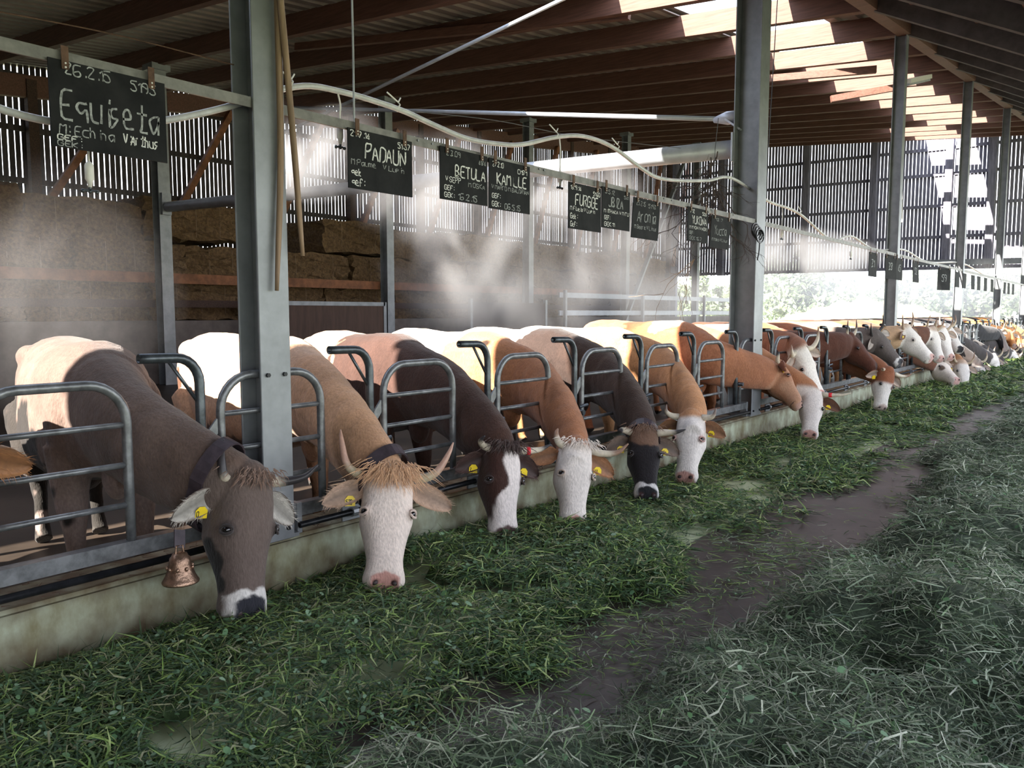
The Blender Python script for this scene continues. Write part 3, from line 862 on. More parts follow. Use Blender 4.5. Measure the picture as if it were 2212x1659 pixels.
wire([(-4.25, p_.y + .25, roof(-4.25, p_.y + .25) + .37), (-4.2, p_.y + .2, 6.2), (-4.1, p_.y + .1, 5.2), p_], 0.014, 'pale rope hanging near the third tall post', M_white)
t = thing('twig_bundle', at(1545, 400, X=-3.8), 'tangle of bare twigs hanging left of the tall second post', 'twigs')
rs = random.Random(5)
def twig(p, d, l, n, bm, r):
    pts = [p]
    for i in range(n):
        d = (d + Vector((rs.uniform(-.5, .5), rs.uniform(-.6, .6), rs.uniform(-.6, .5))) * .55).normalized()
        pts.append(pts[-1] + d * l / n)
        if r > 0.003 and rs.random() < 0.75: twig(pts[-1], (d + Vector((rs.uniform(-.9, .9), rs.uniform(-1, 1), rs.uniform(-.9, .7)))).normalized(), l * .55, 4, bm, r * .6)
    tube(bm, pts, [r * (1 - .6 * i / n) for i in range(n + 1)], 4)
for i in range(12):
    bm = BM(); twig(at(1540 + rs.uniform(-12, 12), rs.uniform(310, 430), X=-3.75), Vector((rs.uniform(-.4, .3), rs.uniform(-.6, .5), -1)), rs.uniform(.35, .75), 7, bm, .0085); obj('branch', bm, M_twig, t)
bm = BM(); tube(bm, [at(1552, 255, X=-3.7), at(1545, 320, X=-3.72), at(1541, 420, X=-3.74)], .004, 5); obj('hanging_cord', bm, M_wire, t)
bm = BM()
for a in range(3): twig(at(1500, 560, X=-3.9), Vector((-.2, -.7 + .4 * a, -.4)), .7, 6, bm, .005)
tag(obj('dry_twig', bm, M_rope), 'pale dry twig drooping below the YUKONA board', 'twig')
bm = BM()
for k in range(4):
    c = at(1632, 497, X=-3.42); tube(bm, [c + Vector((0.01 * k, .11 * math.cos(g) + .02 * k, .075 * math.sin(g) - .02 * k)) for g in np.linspace(0, 6.2, 16)], .008, 6)
tube(bm, spline([at(1642, 500, X=-3.42), at(1640, 540, X=-3.42), at(1636, 562, X=-3.42)], 4), .007, 6)
tag(obj('cable_coil', bm, M_black), 'coil of black cable on the second post at bar height', 'cable')
# lamp under the far purlins
a, b = at(1958, 176, X=-4.1), at(2004, 166, X=-4.1)
t = thing('lamp', (a + b) / 2, 'long strip lamp hanging below the purlins near the ridge beam', 'lamp')
bm = BM(); beam(bm, a, b, .18, .09); obj('lamp_housing', bm, M_white, t)
bm = BM(); beam(bm, a + Vector((0, 0, -.07)), b + Vector((0, 0, -.07)), .12, .05); obj('diffuser', bm, M_pipe, t)
# ------------------------------------------------------------------ cows
def unit(v): return np.asarray(v, float) / (np.linalg.norm(v) + 1e-9)
class Noise:
    def __init__(self, seed, f):
        r = np.random.default_rng(seed)
        self.k = np.concatenate([r.normal(0, f * s, (7, 3)) for s in (0.6, 1.3, 2.8)])
        self.p = r.uniform(0, 6.28, 21)
        self.a = np.repeat([1.0, 0.6, 0.35], 7)
    def __call__(self, q): return (np.sin(q @ self.k.T + self.p) * self.a).sum(1) / 4.2
def sstep(a, b, x):
    t = np.clip((x - a) / (b - a), 0, 1)
    return t * t * (3 - 2 * t)
def set_coat(me, cols):
    at_ = me.attributes.new('coat', 'FLOAT_COLOR', 'POINT')
    at_.data.foreach_set('color', np.c_[cols, np.ones(len(cols))].astype(np.float32).ravel())
def oval(bm, c, side, dors, hw, hh, n=20, ex=2.3, taper=0.0, low=1.0):
    """Ring of an oval section: side/dors axes; taper narrows the ventral half."""
    out = []
    for k in range(n):
        a = 2 * math.pi * k / n
        ca, sa = math.cos(a), math.sin(a)
        x = math.copysign(abs(ca) ** (2 / ex), ca) * hw
        y = math.copysign(abs(sa) ** (2 / ex), sa) * hh
        if sa < 0: x *= 1 - taper * abs(sa); y *= low
        out.append(bm.verts.new(Vector(c) + Vector(side) * x + Vector(dors) * y))
    return out
def skin(bm, rings):
    n = len(rings[0])
    for i in range(len(rings) - 1):
        for k in range(n): bm.faces.new([rings[i][k], rings[i][(k + 1) % n], rings[i + 1][(k + 1) % n], rings[i + 1][k]])
    bm.faces.new(rings[0][::-1]); bm.faces.new(rings[-1])

HEADP = [(-.05, .060, -.02, -.11), (0, .098, .005, -.17), (.08, .116, .02, -.225), (.2, .122, .027, -.265), (.33, .127, .026, -.295), (.42, .129, .02, -.30), (.52, .114, .010, -.28),
         (.63, .098, .006, -.24), (.75, .087, .006, -.20), (.83, .089, .005, -.18), (.89, .098, .001, -.175), (.94, .099, -.012, -.17), (.985, .090, -.036, -.162), (1.02, .070, -.068, -.148), (1.035, .042, -.092, -.125)]

def cow(key, label, M, P, phi, k, coat, L=0.59, xw=-4.35, dyr=0.1, dyw=0.2, fat=1.0, voxel=0.013, horns=None, ears=None, tags=(1,), tag_text=None, tuft=None, collar=False, slot_z=None, detail=True, hgt=1.0, roll=0.0, tape=None):
    Mw = np.array(at(M[0], M[1], **{M[2]: M[3]}))
    # poll: on the ray of its pixel, one head length from the muzzle, the solution nearer to the fence
    r = unit(FW + RT * (P[0] - CX) / F - UP * (P[1] - CY) / F)
    oc = CAM - Mw
    b_, c_ = oc @ r, oc @ oc - L * L
    disc = max(0.0, b_ * b_ - c_)
    tt = -b_ + math.sqrt(disc) * (1 if len(P) < 3 else P[2])
    Pw = CAM + r * tt
    a = unit(Mw - Pw)
    Pw = Mw - a * L
    toc = CAM - (Pw + Mw) / 2
    n0 = unit(toc - a * (toc @ a))
    r0 = np.cross(a, n0)
    ph = math.radians(phi)
    nn = n0 * math.cos(ph) - r0 * math.sin(ph)
    ll = np.cross(a, nn)
    H = lambda l, s, n: Vector(Pw + ll * l + a * (s * L) + nn * n)      # head coordinates: sideways, share of the head length, forward
    ys = HOOKS[k] - 0.185
    zb = -0.10
    yw = ys + dyw
    e = unit([1.6, -dyr, 0]); sd = np.array([-e[1], e[0], 0.0])          # body axis, sideways (+ = cow's left)
    B = lambda x, y, z: Vector(np.array([xw, yw, zb]) + e * (x * 1.0) + sd * y + np.array([0, 0, z * hgt]))
    up = (0, 0, 1)
    base = Vector((B(-0.8, 0, 0).x, B(-0.8, 0, 0).y, zb))
    bm = BM()
    # trunk
    tr = [(-1.66, 1.17, .07, .10), (-1.60, 1.13, .17, .19), (-1.50, 1.10, .25, .27), (-1.36, 1.06, .295, .335), (-1.15, 1.02, .30, .375), (-.9, .975, .335, .41), (-.62, .965, .345, .41), (-.35, .99, .315, .40), (-.1, 1.02, .265, .375), (.08, 1.02, .225, .33), (.2, 1.0, .16, .25), (.27, .98, .09, .15)]
    skin(bm, [oval(bm, B(x, 0, z), sd, up, w * fat, h, 26, 2.35, -0.08) for x, z, w, h in tr])
    bmr = [bm]
    def add(fn):
        nb_ = BM(); fn(nb_); bmr.append(nb_)
    # neck
    sl = np.array([XR + 0.02, ys, slot_z if slot_z is not None else float(0.55 * (Pw[2] - 0.02) + 0.45 * 0.95)])
    hb = np.array(H(0, .14, -.135))
    ctrl = [np.array(B(-.22, 0, 1.06)), np.array(B(.12, 0, 1.02)), 0.42 * np.array(B(.12, 0, 1.02)) + 0.58 * sl + np.array([0, 0, .03]), 0.35 * sl + 0.65 * hb + np.array([-.0, 0, .025]), hb, hb + (hb - sl) * 0.18]
    pts = spline(ctrl, 4)
    m = len(pts)
    ws = lerp_list([.225, .215, .165, .125, .105, .08], m); hs = lerp_list([.33, .31, .255, .20, .155, .11], m)
    def neck(q):
        rg = []
        for i in range(m):
            t = (pts[min(i + 1, m - 1)] - pts[max(i - 1, 0)]).normalized()
            s_ = t.cross(Vector((0, 0, 1))); s_ = s_.normalized() if s_.length > .1 else Vector(sd)
            f = sstep(0.55, 1.0, i / (m - 1))
            s_ = (s_ * (1 - f) + Vector(ll) * f * (1 if s_.dot(Vector(ll)) > 0 else -1)).normalized()
            s_ = (s_ - t * s_.dot(t)).normalized()
            d_ = s_.cross(t)
            rg.append(oval(q, pts[i], s_, d_, ws[i], hs[i], 22, 2.1, 0.25))
        skin(q, rg)
    add(neck)
    # head
    def head(q):
        rg = []
        sc = L / 0.6
        for s, w, f, b in HEADP:
            c = [];
            for kk in range(24):
                g = 2 * math.pi * kk / 24
                ca, sa = math.cos(g), math.sin(g)
                x = math.copysign(abs(ca) ** (2 / 2.7), ca) * w
                y = math.copysign(abs(sa) ** (2 / 2.5), sa)
                if y < 0: x *= 1 - 0.24 * abs(y) ** 2
                c.append(q.verts.new(H(x * sc * 1.06, s, ((f + b) / 2 + y * (f - b) / 2) * sc)))
            rg.append(c)
        skin(q, rg)
        for sg in (-1, 1):
            ball(q, H(sg * .096 * sc, .375, -.036), .040 * sc, 12, 8)      # eye sockets
            ball(q, H(sg * .062 * sc, .46, -.15), .062 * sc, 12, 8, (1, 1, 1))        # cheeks
            ball(q, H(sg * .054 * sc, .945, -.04), .036 * sc, 12, 8)       # nostril wings
            ball(q, H(sg * .085 * sc, .03, -.055), .038 * sc, 10, 8)       # horn bases
        ball(q, H(0, .02, -.05), .085 * sc, 14, 10)
    add(head)
    # legs, udder, tail, hips, shoulders
    def limb(path, rs_):
        add(lambda q: tube(q, spline([B(*p) for p in path], 3), lerp_list(rs_, 3 * (len(path) - 1) + 1), 14))
    if detail or True:
        for sg in (-1, 1):
            limb([(-.06, sg * .17, .85), (-.06, sg * .175, .58), (-.02, sg * .17, .38), (-.04, sg * .165, .22), (-.02, sg * .165, .09), (.015, sg * .165, .03)], [.13, .085, .058, .042, .05, .055])
            limb([(-1.28, sg * .17, .92), (-1.14, sg * .2, .68), (-1.34, sg * .19, .54), (-1.48, sg * .175, .45), (-1.45, sg * .17, .28), (-1.42, sg * .17, .09), (-1.38, sg * .17, .03)], [.2, .15, .088, .062, .042, .05, .056])
            add(lambda q: ball(q, B(-1.30, sg * .20 * fat, 1.26), .085, 10, 8, (1.6, 1, 1)))
            add(lambda q: ball(q, B(-.02, sg * .195, .98), .17, 14, 10, (0.75, .55, 1.35)))
    add(lambda q: ball(q, B(-1.1, 0, .56), .19, 14, 10, (1.15, 1, .95)))
    add(lambda q: ball(q, B(.22, 0, .72), .11, 12, 8, (.9, .6, 1.2)))
    limb([(-1.56, 0, 1.16), (-1.68, 0, 1.06), (-1.70, 0, .8), (-1.68, 0, .5)], [.04, .034, .027, .03])
    # one continuous surface
    verts, faces = [], []
    for q in bmr:
        bmesh.ops.recalc_face_normals(q, faces=q.faces)
        q.verts.index_update()
        o_ = len(verts)
        verts += [v.co.copy() for v in q.verts]
        faces += [[o_ + v.index for v in f.verts] for f in q.faces]
        q.free()
    me = bpy.data.meshes.new('body')
    me.from_pydata(verts, [], faces)
    tmp = bpy.data.objects.new('tmp', me)
    COL.objects.link(tmp)
    rm = tmp.modifiers.new('r', 'REMESH'); rm.mode = 'VOXEL'; rm.voxel_size = voxel; rm.use_smooth_shade = True
    sm = tmp.modifiers.new('s', 'SMOOTH'); sm.factor = 0.5; sm.iterations = max(2, int(0.05 / voxel))
    dg = bpy.context.evaluated_depsgraph_get()
    me2 = bpy.data.meshes.new_from_object(tmp.evaluated_get(dg))
    bpy.data.objects.remove(tmp); bpy.data.meshes.remove(me)
    nv = len(me2.vertices)
    V = np.empty(nv * 3, np.float32); me2.vertices.foreach_get('co', V); V = V.reshape(-1, 3).astype(float)
    # local coordinates
    d = V - np.array([xw, yw, zb]); bx, by, bz = d @ e, d @ sd, d[:, 2] / hgt
    h = V - Pw; hs_, hl, hn = (h @ a) / L, h @ ll, h @ nn
    inhead = (sstep(-.10, 0.02, hs_)) * (np.abs(hl) < .19) * (hn > -.32) * (hn < .12) * (hs_ < 1.15)
    sid = sum(map(ord, key))
    N1, N2, N3 = Noise(sid, 3.0), Noise(sid + 1, 9.0), Noise(sid + 2, 30.0)
    n1, n2, n3 = N1(V), N2(V), N3(V)
    # relief: muscle, ribs, skin folds, nostril hollows
    nrm = np.empty(nv * 3, np.float32); me2.vertices.foreach_get('normal', nrm) if hasattr(me2.vertices[0], 'normal') else None
    nrm = nrm.reshape(-1, 3)
    body_w = 1 - inhead
    disp = body_w * (n2 * .006 + n3 * .0015) + body_w * sstep(-1.1, -.7, bx) * sstep(-.05, -.4, bx) * np.sin(bx * 46 + bz * 6) * .002 * (np.abs(by) > .12)
    foldw = sstep(.05, .3, bx) * body_w
    disp += foldw * np.sin(bx * 34 - bz * 25 + n1 * 5 + n2 * 3) * .0007 * (1 + n2)
    disp += inhead * (n3 * .0012 + n2 * .002)
    for sg in (-1, 1):
        dn = (hl - sg * .046) ** 2 + ((hs_ - .965) * L) ** 2 + (hn + .022) ** 2
        disp -= inhead * .016 * np.exp(-dn / (2 * .014 ** 2))
    disp -= inhead * .007 * np.exp(-((hs_ - .965 - .0 * hl) * L) ** 2 / (2 * .006 ** 2)) * (hn < -.085) * (hs_ > .9)
    V2 = V + nrm * disp[:, None]
    me2.vertices.foreach_set('co', V2.astype(np.float32).ravel())
    # coat
    C = np.array(coat['body'])[None, :] * np.ones((nv, 1))
    def put(w, col):
        nonlocal C
        w = np.clip(w, 0, 1)[:, None]
        C = C * (1 - w) + np.array(col)[None, :] * w
    if 'dark' in coat: put(sstep(.15, .6, n1 + .25) * body_w, coat['dark'])
    if 'neck' in coat: put(sstep(.05, .45, bx + n2 * .1), coat['neck'])
    if 'belly' in coat: put(sstep(.82, .62, bz + n2 * .06) * body_w * (bx < .3), coat['belly'])
    for (x, y, z, rad, col) in coat.get('patches', ()):
        q = np.sqrt((bx - x) ** 2 + (by - y) ** 2 + (bz - z) ** 2) + n2 * .10 + n3 * .03
        put(sstep(rad + .02, rad - .02, q) * body_w, col)
    if 'dirt' in coat:                                                  # caked dung on flank and legs
        put(sstep(.30, .45, n1 * .6 + n2 * .5 + coat.get('dirt_amt', 0) - (bz - .62) * .9) * body_w * (bx < .2), coat['dirt'])
    put(sstep(.075, .055, bz) * body_w, (.03, .026, .022))
    put(inhead, coat.get('head', coat['body']))
    f = coat.get('face')
    if f:
        kind, col = f[0], f[1]
        if kind == 'white':
            put(sstep(-.19, -.15, hn + n2 * .03 + n3 * .012) * sstep(f[2] - .03, f[2] + .03, hs_ + n3 * .02 + n2 * .03) * inhead, col)
        elif kind == 'full': put(sstep(f[2] - .05, f[2] + .05, hs_ + n2 * .04 + sstep(-.1, -.25, hn) * -.12) * inhead, col)
        elif kind == 'blaze':
            w = np.interp(hs_, [0, .12, .18, .45, .56, .7, .8, 1.1], f[2])
            cx_ = np.interp(hs_, [0, .45, .6, 1.1], f[3])
            put(sstep(.012, -.012, np.abs(hl - cx_) - w + n2 * .022 + n3 * .012) * sstep(-.16, -.12, hn) * (hs_ > .1 + n3 * .03) * inhead, col)
    for (l, s, n, rad, col) in coat.get('spots', ()):
        q = np.sqrt((hl - l) ** 2 + ((hs_ - s) * L) ** 2 + (hn - n) ** 2) + n2 * .012 + n3 * .008
        put(sstep(rad + .008, rad - .008, q) * inhead, col)
    nz = coat.get('nz', 0)
    if 'ring' in coat: put(sstep(.815 + nz, .835 + nz, hs_ + n3 * .012 + n2 * .015 - .035 * np.exp(-(hl / .025) ** 2) - .9 * np.clip(np.abs(hl) - .055, 0, 1)) * sstep(.112, .092, np.abs(hl)) * sstep(1.0, .96, hs_) * inhead * (hn > -.075 + n3 * .02), coat['ring'])
    nz = coat.get('nz', 0)
    noseband = sstep(.085, .066, np.abs(hl) + n3 * .004) * sstep(.885 + nz, .905 + nz, hs_ + n3 * .006 + .022 * np.exp(-(hl / .022) ** 2) - np.clip(np.abs(hl) - .045, 0, 1) * .8) * sstep(-.118, -.10, hn)
    put(noseband * inhead, coat.get('nose', (.42, .20, .16)))
    put(sstep(.0055, .003, np.abs((hs_ - .965) * L)) * (hn < -.10) * (hs_ > .9) * inhead, (.05, .03, .03))
    for sg in (-1, 1):
        q = np.sqrt((hl - sg * .118) ** 2 + ((hs_ - .38) * L) ** 2 + (hn + .02) ** 2)
        put(sstep(.05, .028, q) * inhead * coat.get('lid', .55), coat.get('lidcol', (.10, .06, .05)))
        q = np.sqrt((hl - sg * .048) ** 2 + ((hs_ - .965) * L) ** 2 + (hn + .02) ** 2)
        put(sstep(.026, .012, q) * inhead, coat.get('nostril', (.06, .025, .022)))
    C *= (1 + .10 * n3 * body_w + .08 * n2 + .12 * n1 * body_w)[:, None]
    C *= (1 + (.07 - .045 * inhead) * np.clip(RNG.normal(0, 1, nv), -1.5, 1.5))[:, None] if detail else 1
    set_coat(me2, np.clip(C, 0.004, .9))
    t = thing('cow', base, label, 'cow', 'cows feeding along the fence')
    me2.materials.clear()
    link_mesh('body', me2, M_coat, t, smooth=True)
    if True:
        for sg in (-1, 1):                                              # eyes
            bm = BM(); c = H(sg * .116 * L / .6, .385, -.022)
            ball(bm, c, .0215, 14, 10)
            o = obj('eye', bm, M_eye, t, smooth=True)
            if detail:
                bm = BM(); hc = []
                tdir = Vector(ll * sg * .8 + nn * .6).normalized(); adir = Vector(a)
                sx = tdir.cross(adir).normalized()
                for (r_, o1, up_) in ((.030, .004, -1), (.030, .004, 1)):
                    tube(bm, [c + sx * (-.030 * math.cos(g)) + adir * (up_ * .019 * math.sin(g)) + tdir * (.009 + .006 * math.sin(g)) for g in np.linspace(0, math.pi, 9)], [.003, .006, .007, .0075, .0075, .0075, .007, .006, .003], 6)
                me_ = obj('eyelid', bm, M_hair, t, smooth=True).data
                set_coat(me_, np.tile(np.array(coat.get('lidcol', (.10, .06, .05))), (len(me_.vertices), 1)))
        for sg in (-1, 1):                                              # nostrils
            bm = BM()
            rot = Matrix((Vector(ll), Vector(a), Vector(nn))).transposed()
            ball(bm, H(sg * .048 * L / .6, .962, -.024), .0135, 10, 8, (1.2, 1.15, .6), rot)
            obj('nostril', bm, M_nostril, t, smooth=True)
    # ears
    ears = ears or {}
    for sg in (1, -1):                                                  # +1 = cow's right ear (left in the picture when it faces us)
        ed = ears.get(sg, (1.0, .28, -.10))
        d_ = Vector(ll * sg * ed[0] + a * ed[1] + nn * ed[2]).normalized()
        b0 = H(sg * (.095 if phi < 45 else .112) * L / .6, .10, -.115 if phi < 45 else -.055)
        le = ears.get('len', .225)
        facing = Vector(nn * .9 + a * .35); facing = (facing - d_ * facing.dot(d_)).normalized()
        across = d_.cross(facing).normalized()
        na, nc = 14, 9
        bm = BM(); grid = [[], []]; cols = []
        outc, inc = np.array(coat.get('ear', coat.get('head', coat['body']))), np.array(coat.get('ear_in', (.5, .38, .3)))
        for side in (0, 1):
            for i in range(na):
                u = i / (na - 1)
                w = .062 * (math.sin(math.pi * min(1, (u * .93 + .055))) ** .62) * (0.55 + .45 * sstep(0, .3, u)) * (1 if u < .999 else .3)
                row = []
                for j in range(nc):
                    v = -1 + 2 * j / (nc - 1)
                    cup = .030 * (v * v) * (1 - .55 * u) - .022 * (1 - u) + .012 * math.sin(u * 3)
                    p = b0 + d_ * (u * le) + across * (v * w) + facing * (cup + (.0045 if side == 0 else -.0045)) + Vector((0, 0, -1)) * (.035 * u * u)
                    row.append(bm.verts.new(p))
                    rim = .35 * (1 - abs(v)) if side == 0 else 0
                    cc = outc if side else (inc * (.45 + .55 * abs(v)) if abs(v) < .95 else outc)
                    cols.append(cc * (1 + RNG.normal(0, .06)))
                grid[side].append(row)
        for side in (0, 1):
            for i in range(na - 1):
                for j in range(nc - 1): bm.faces.new([grid[side][i][j], grid[side][i + 1][j], grid[side][i + 1][j + 1], grid[side][i][j + 1]])
        for i in range(na - 1):
            for j in (0, nc - 1): bm.faces.new([grid[0][i][j], grid[0][i + 1][j], grid[1][i + 1][j], grid[1][i][j]])
        for j in range(nc - 1):
            for i in (0, na - 1): bm.faces.new([grid[0][i][j], grid[0][i][j + 1], grid[1][i][j + 1], grid[1][i][j]])
        if detail:                                                      # fringe of hair along the ear
            for _ in range(190):
                u = RNG.uniform(.08, .97); v = RNG.choice((-1, 1)) * RNG.uniform(.45, 1.0)
                w = .060 * (math.sin(math.pi * min(1, (u * .93 + .055))) ** .62) * (0.55 + .45 * sstep(0, .3, u))
                cup = .030 * (v * v) * (1 - .55 * u) - .022 * (1 - u) + .012 * math.sin(u * 3)
                p = b0 + d_ * (u * le) + across * (v * w) + facing * (cup + .004) + Vector((0, 0, -1)) * (.035 * u * u)
                hd = (d_ * RNG.uniform(.3, 1) + across * v * RNG.uniform(.0, .9) + facing * RNG.uniform(.1, .5) + Vector((0, 0, -.25))).normalized() * RNG.uniform(.016, .045)
                s_ = hd.cross(facing).normalized() * .0011
                tri = [bm.verts.new(p - s_), bm.verts.new(p + s_), bm.verts.new(p + hd)]
                bm.faces.new(tri)
                cc = inc * RNG.uniform(.7, 1.25)
                cols += [cc, cc, cc]
        me_ = bpy.data.meshes.new('ear')
        bm.verts.index_update(); bm.to_mesh(me_); bm.free()
        set_coat(me_, np.clip(np.array(cols), .004, .9))
        eo = link_mesh('ear', me_, M_hair, t, smooth=True)
        if sg in tags:
            c = b0 + d_ * (le * .42) + facing * .014 + Vector((0, 0, -.028))
            dn = Vector((0, 0, -1)) * .8 + across * .25
            dn = (dn - facing * dn.dot(facing)).normalized()
            sx = dn.cross(facing).normalized()
            bm = BM()
            q = [[bm.verts.new(c + sx * (x * .027) + dn * y + facing * z) for x, y in ((-.45, .0), (.45, .0), (1, .018), (1, .055), (-1, .055), (-1, .018))] for z in (.004, .007)]
            for kk in range(6): bm.faces.new([q[0][kk], q[0][(kk + 1) % 6], q[1][(kk + 1) % 6], q[1][kk]])
            bm.faces.new(q[0]); bm.faces.new(q[1])
            to = obj('ear_tag', bm, M_yellow, eo)
            if tag_text:
                fr = lambda u, v, lf: c + sx * ((u - .025)) + dn * (.053 - v) + facing * (.0072 + lf * .3)
                flip = 1 if sx.dot(Vector(RT)) > 0 else -1
                fr2 = lambda u, v, lf: c + sx * (flip * (u - .025)) + dn * (.053 - v) + facing * (.0072 + lf * .3)
                bm = write(tag_text, .003, .006, .026, fr2, 3, .004, squeeze=.44)
                obj('tag_number', bm, M_ink, eo)
    # horns
    if horns is not False:
        hz = horns or {}
        for sg in (1, -1):
            pth = hz.get(sg)
            if pth is None and horns: continue
            pth = pth or [(.10, .04, -.05), (.18, .05, -.03), (.25, .0, .02), (.28, -.14, .06)]
            pp = spline([H(sg * l, s, n) for l, s, n in pth], 6)
            m_ = len(pp)
            r0_ = hz.get('r', .031)
            bm = BM(); tube(bm, pp, [r0_ * (1 - .18 * i / m_ - .68 * (i / (m_ - 1)) ** 2.2) for i in range(m_)], 14)
            me_ = bpy.data.meshes.new('horn'); bmesh.ops.recalc_face_normals(bm, faces=bm.faces); bm.to_mesh(me_); bm.free()
            c1, c2, cut = hz.get('cols', ((.55, .46, .33), (.30, .20, .14), .75))
            g = np.repeat(np.linspace(0, 1, m_), 14)
            w = sstep(cut - .12, cut + .12, g + RNG.normal(0, .015, len(g)))[:, None]
            cc = np.array(c1) * (1 - w) + np.array(c2) * w
            cc *= (1 - .35 * sstep(.22, .0, g))[:, None]
            set_coat(me_, cc)
            ho = link_mesh('horn', me_, M_horn, t, smooth=True)
            if tape == sg:
                i0 = int(m_ * .30)
                bm = BM(); tube(bm, [pp[i0], pp[i0 + 1], pp[i0 + 2]], [r0_ * 1.02] * 3, 14); to = obj('red_tape_band', bm, M_red, ho, smooth=True); to['label'] = 'red tape band'
    # forelock
    if tuft:
        bm = BM(); cols = []
        for _ in range(tuft.get('n', 260)):
            l = RNG.normal(0, .055); n = RNG.uniform(-.06, .03); s = RNG.uniform(-.06, .05)
            p = H(l, s, n + .022)
            ln = RNG.uniform(.5, 1.1) * tuft.get('len', .12)
            dv = Vector(a * RNG.uniform(.25, 1.0) + ll * (l * 7 + RNG.normal(0, .25)) + nn * RNG.uniform(.15, .6)).normalized()
            dv2 = Vector(a * 1.0 + ll * (l * 9 + RNG.normal(0, .3)) - nn * .25).normalized()
            q = [p, p + dv * ln * .45, p + dv * ln * .45 + dv2 * ln * .55]
            s_ = dv.cross(Vector(nn)).normalized() * .0022
            v_ = [bm.verts.new(q[0] - s_), bm.verts.new(q[0] + s_), bm.verts.new(q[1] + s_ * .8), bm.verts.new(q[1] - s_ * .8), bm.verts.new(q[2])]
            bm.faces.new(v_[:4]); bm.faces.new([v_[3], v_[2], v_[4]])
            cols += [np.array(tuft['col']) * RNG.uniform(.65, 1.3)] * 5
        me_ = bpy.data.meshes.new('forelock'); bm.to_mesh(me_); bm.free()
        set_coat(me_, np.clip(np.array(cols), .004, .9)); link_mesh('forelock', me_, M_hair, t)
    if collar:
        i = int(m * collar)
        t_ = (pts[i + 1] - pts[i - 1]).normalized()
        s_ = t_.cross(Vector((0, 0, 1))).normalized(); f = sstep(0.55, 1.0, i / (m - 1))
        s_ = (s_ * (1 - f) + Vector(ll) * f * (1 if s_.dot(Vector(ll)) > 0 else -1)).normalized()
        s_ = (s_ - t_ * s_.dot(t_)).normalized(); d_ = s_.cross(t_)
        bm = BM(); n_ = 28
        rg = [[bm.verts.new(pts[i] + t_ * dx + s_ * (math.cos(2 * math.pi * kk / n_) * (ws[i] + .022 + dr) * (1 if math.sin(2 * math.pi * kk / n_) > 0 else .88)) + d_ * (math.sin(2 * math.pi * kk / n_) * (hs[i] + .026 + dr))) for kk in range(n_)] for dx, dr in ((-.035, 0), (-.035, .008), (.035, .008), (.035, 0))]
        for q in range(4):
            for kk in range(n_): bm.faces.new([rg[q][kk], rg[q][(kk + 1) % n_], rg[(q + 1) % 4][(kk + 1) % n_], rg[(q + 1) % 4][kk]])
        obj('collar', bm, M_leather, t, smooth=False)
    return t, H

CREAM = (.74, .66, .58)
hornD = lambda c1, c2, cut, **k: dict(cols=(c1, c2, cut), **k)
IV, DK, BR = (.60, .52, .40), (.035, .03, .032), (.26, .15, .10)
# nearest to farthest along the fence
cow('edge', 'brown cow whose ear alone enters at the left edge', (-150, 1350, 'X', -3.0), (-105, 860), 30, 0, dict(body=(.30, .13, .05), ear=(.33, .15, .06), ear_in=(.30, .13, .05), nose=(.3, .15, .12)), voxel=.02, ears={-1: (1, .0, .1), 'len': .25}, tags=(-1, 1), tag_text='50', horns=False, detail=True, dyr=-.6)
cow('equiseta', 'brown-grey cow with dark nose and bronze bell, nearest at the left', (545, 1335, 'Z', .10), (552, 1028), 33, 1,
    dict(nz=-.035, body=(.125, .085, .068), dark=(.10, .066, .052), belly=(.20, .15, .13), dirt=(.012, .010, .008), dirt_amt=.18, head=(.12, .088, .074), ring=(.62, .58, .54), nose=(.022, .022, .028), nostril=(.008, .008, .01),
         ear=(.10, .07, .055), ear_in=(.50, .46, .40), lidcol=(.03, .022, .02), patches=[(-.2, -.3, .55, .2, (.28, .23, .2)), (-.55, -.34, .80, .24, (.016, .013, .011)), (-.95, -.34, .80, .30, (.016, .013, .011)), (-1.3, -.3, .7, .3, (.02, .016, .013))], spots=[(.075, .60, -.14, .075, (.014, .012, .010)), (.07, .75, -.12, .055, (.014, .012, .010)), (.10, .48, -.16, .055, (.014, .012, .01)), (.06, .88, -.12, .03, (.02, .016, .013))]),
    L=.63, voxel=.0105, dyr=.42, dyw=.12, slot_z=.70, horns={1: [(.085, .02, -.05), (.13, .0, -.05), (.145, -.13, -.05), (.125, -.27, -.07)], -1: [(.085, .02, -.05), (.15, .03, -.02), (.23, -.0, .05), (.275, -.09, .10)], 'cols': (IV, DK, .33), 'r': .027},
    ears={1: (1, .42, -.25), -1: (1, .5, -.2), 'len': .24}, tags=(1,), tag_text='0', tuft=dict(n=300, len=.065, col=(.17, .10, .07)), collar=.585)
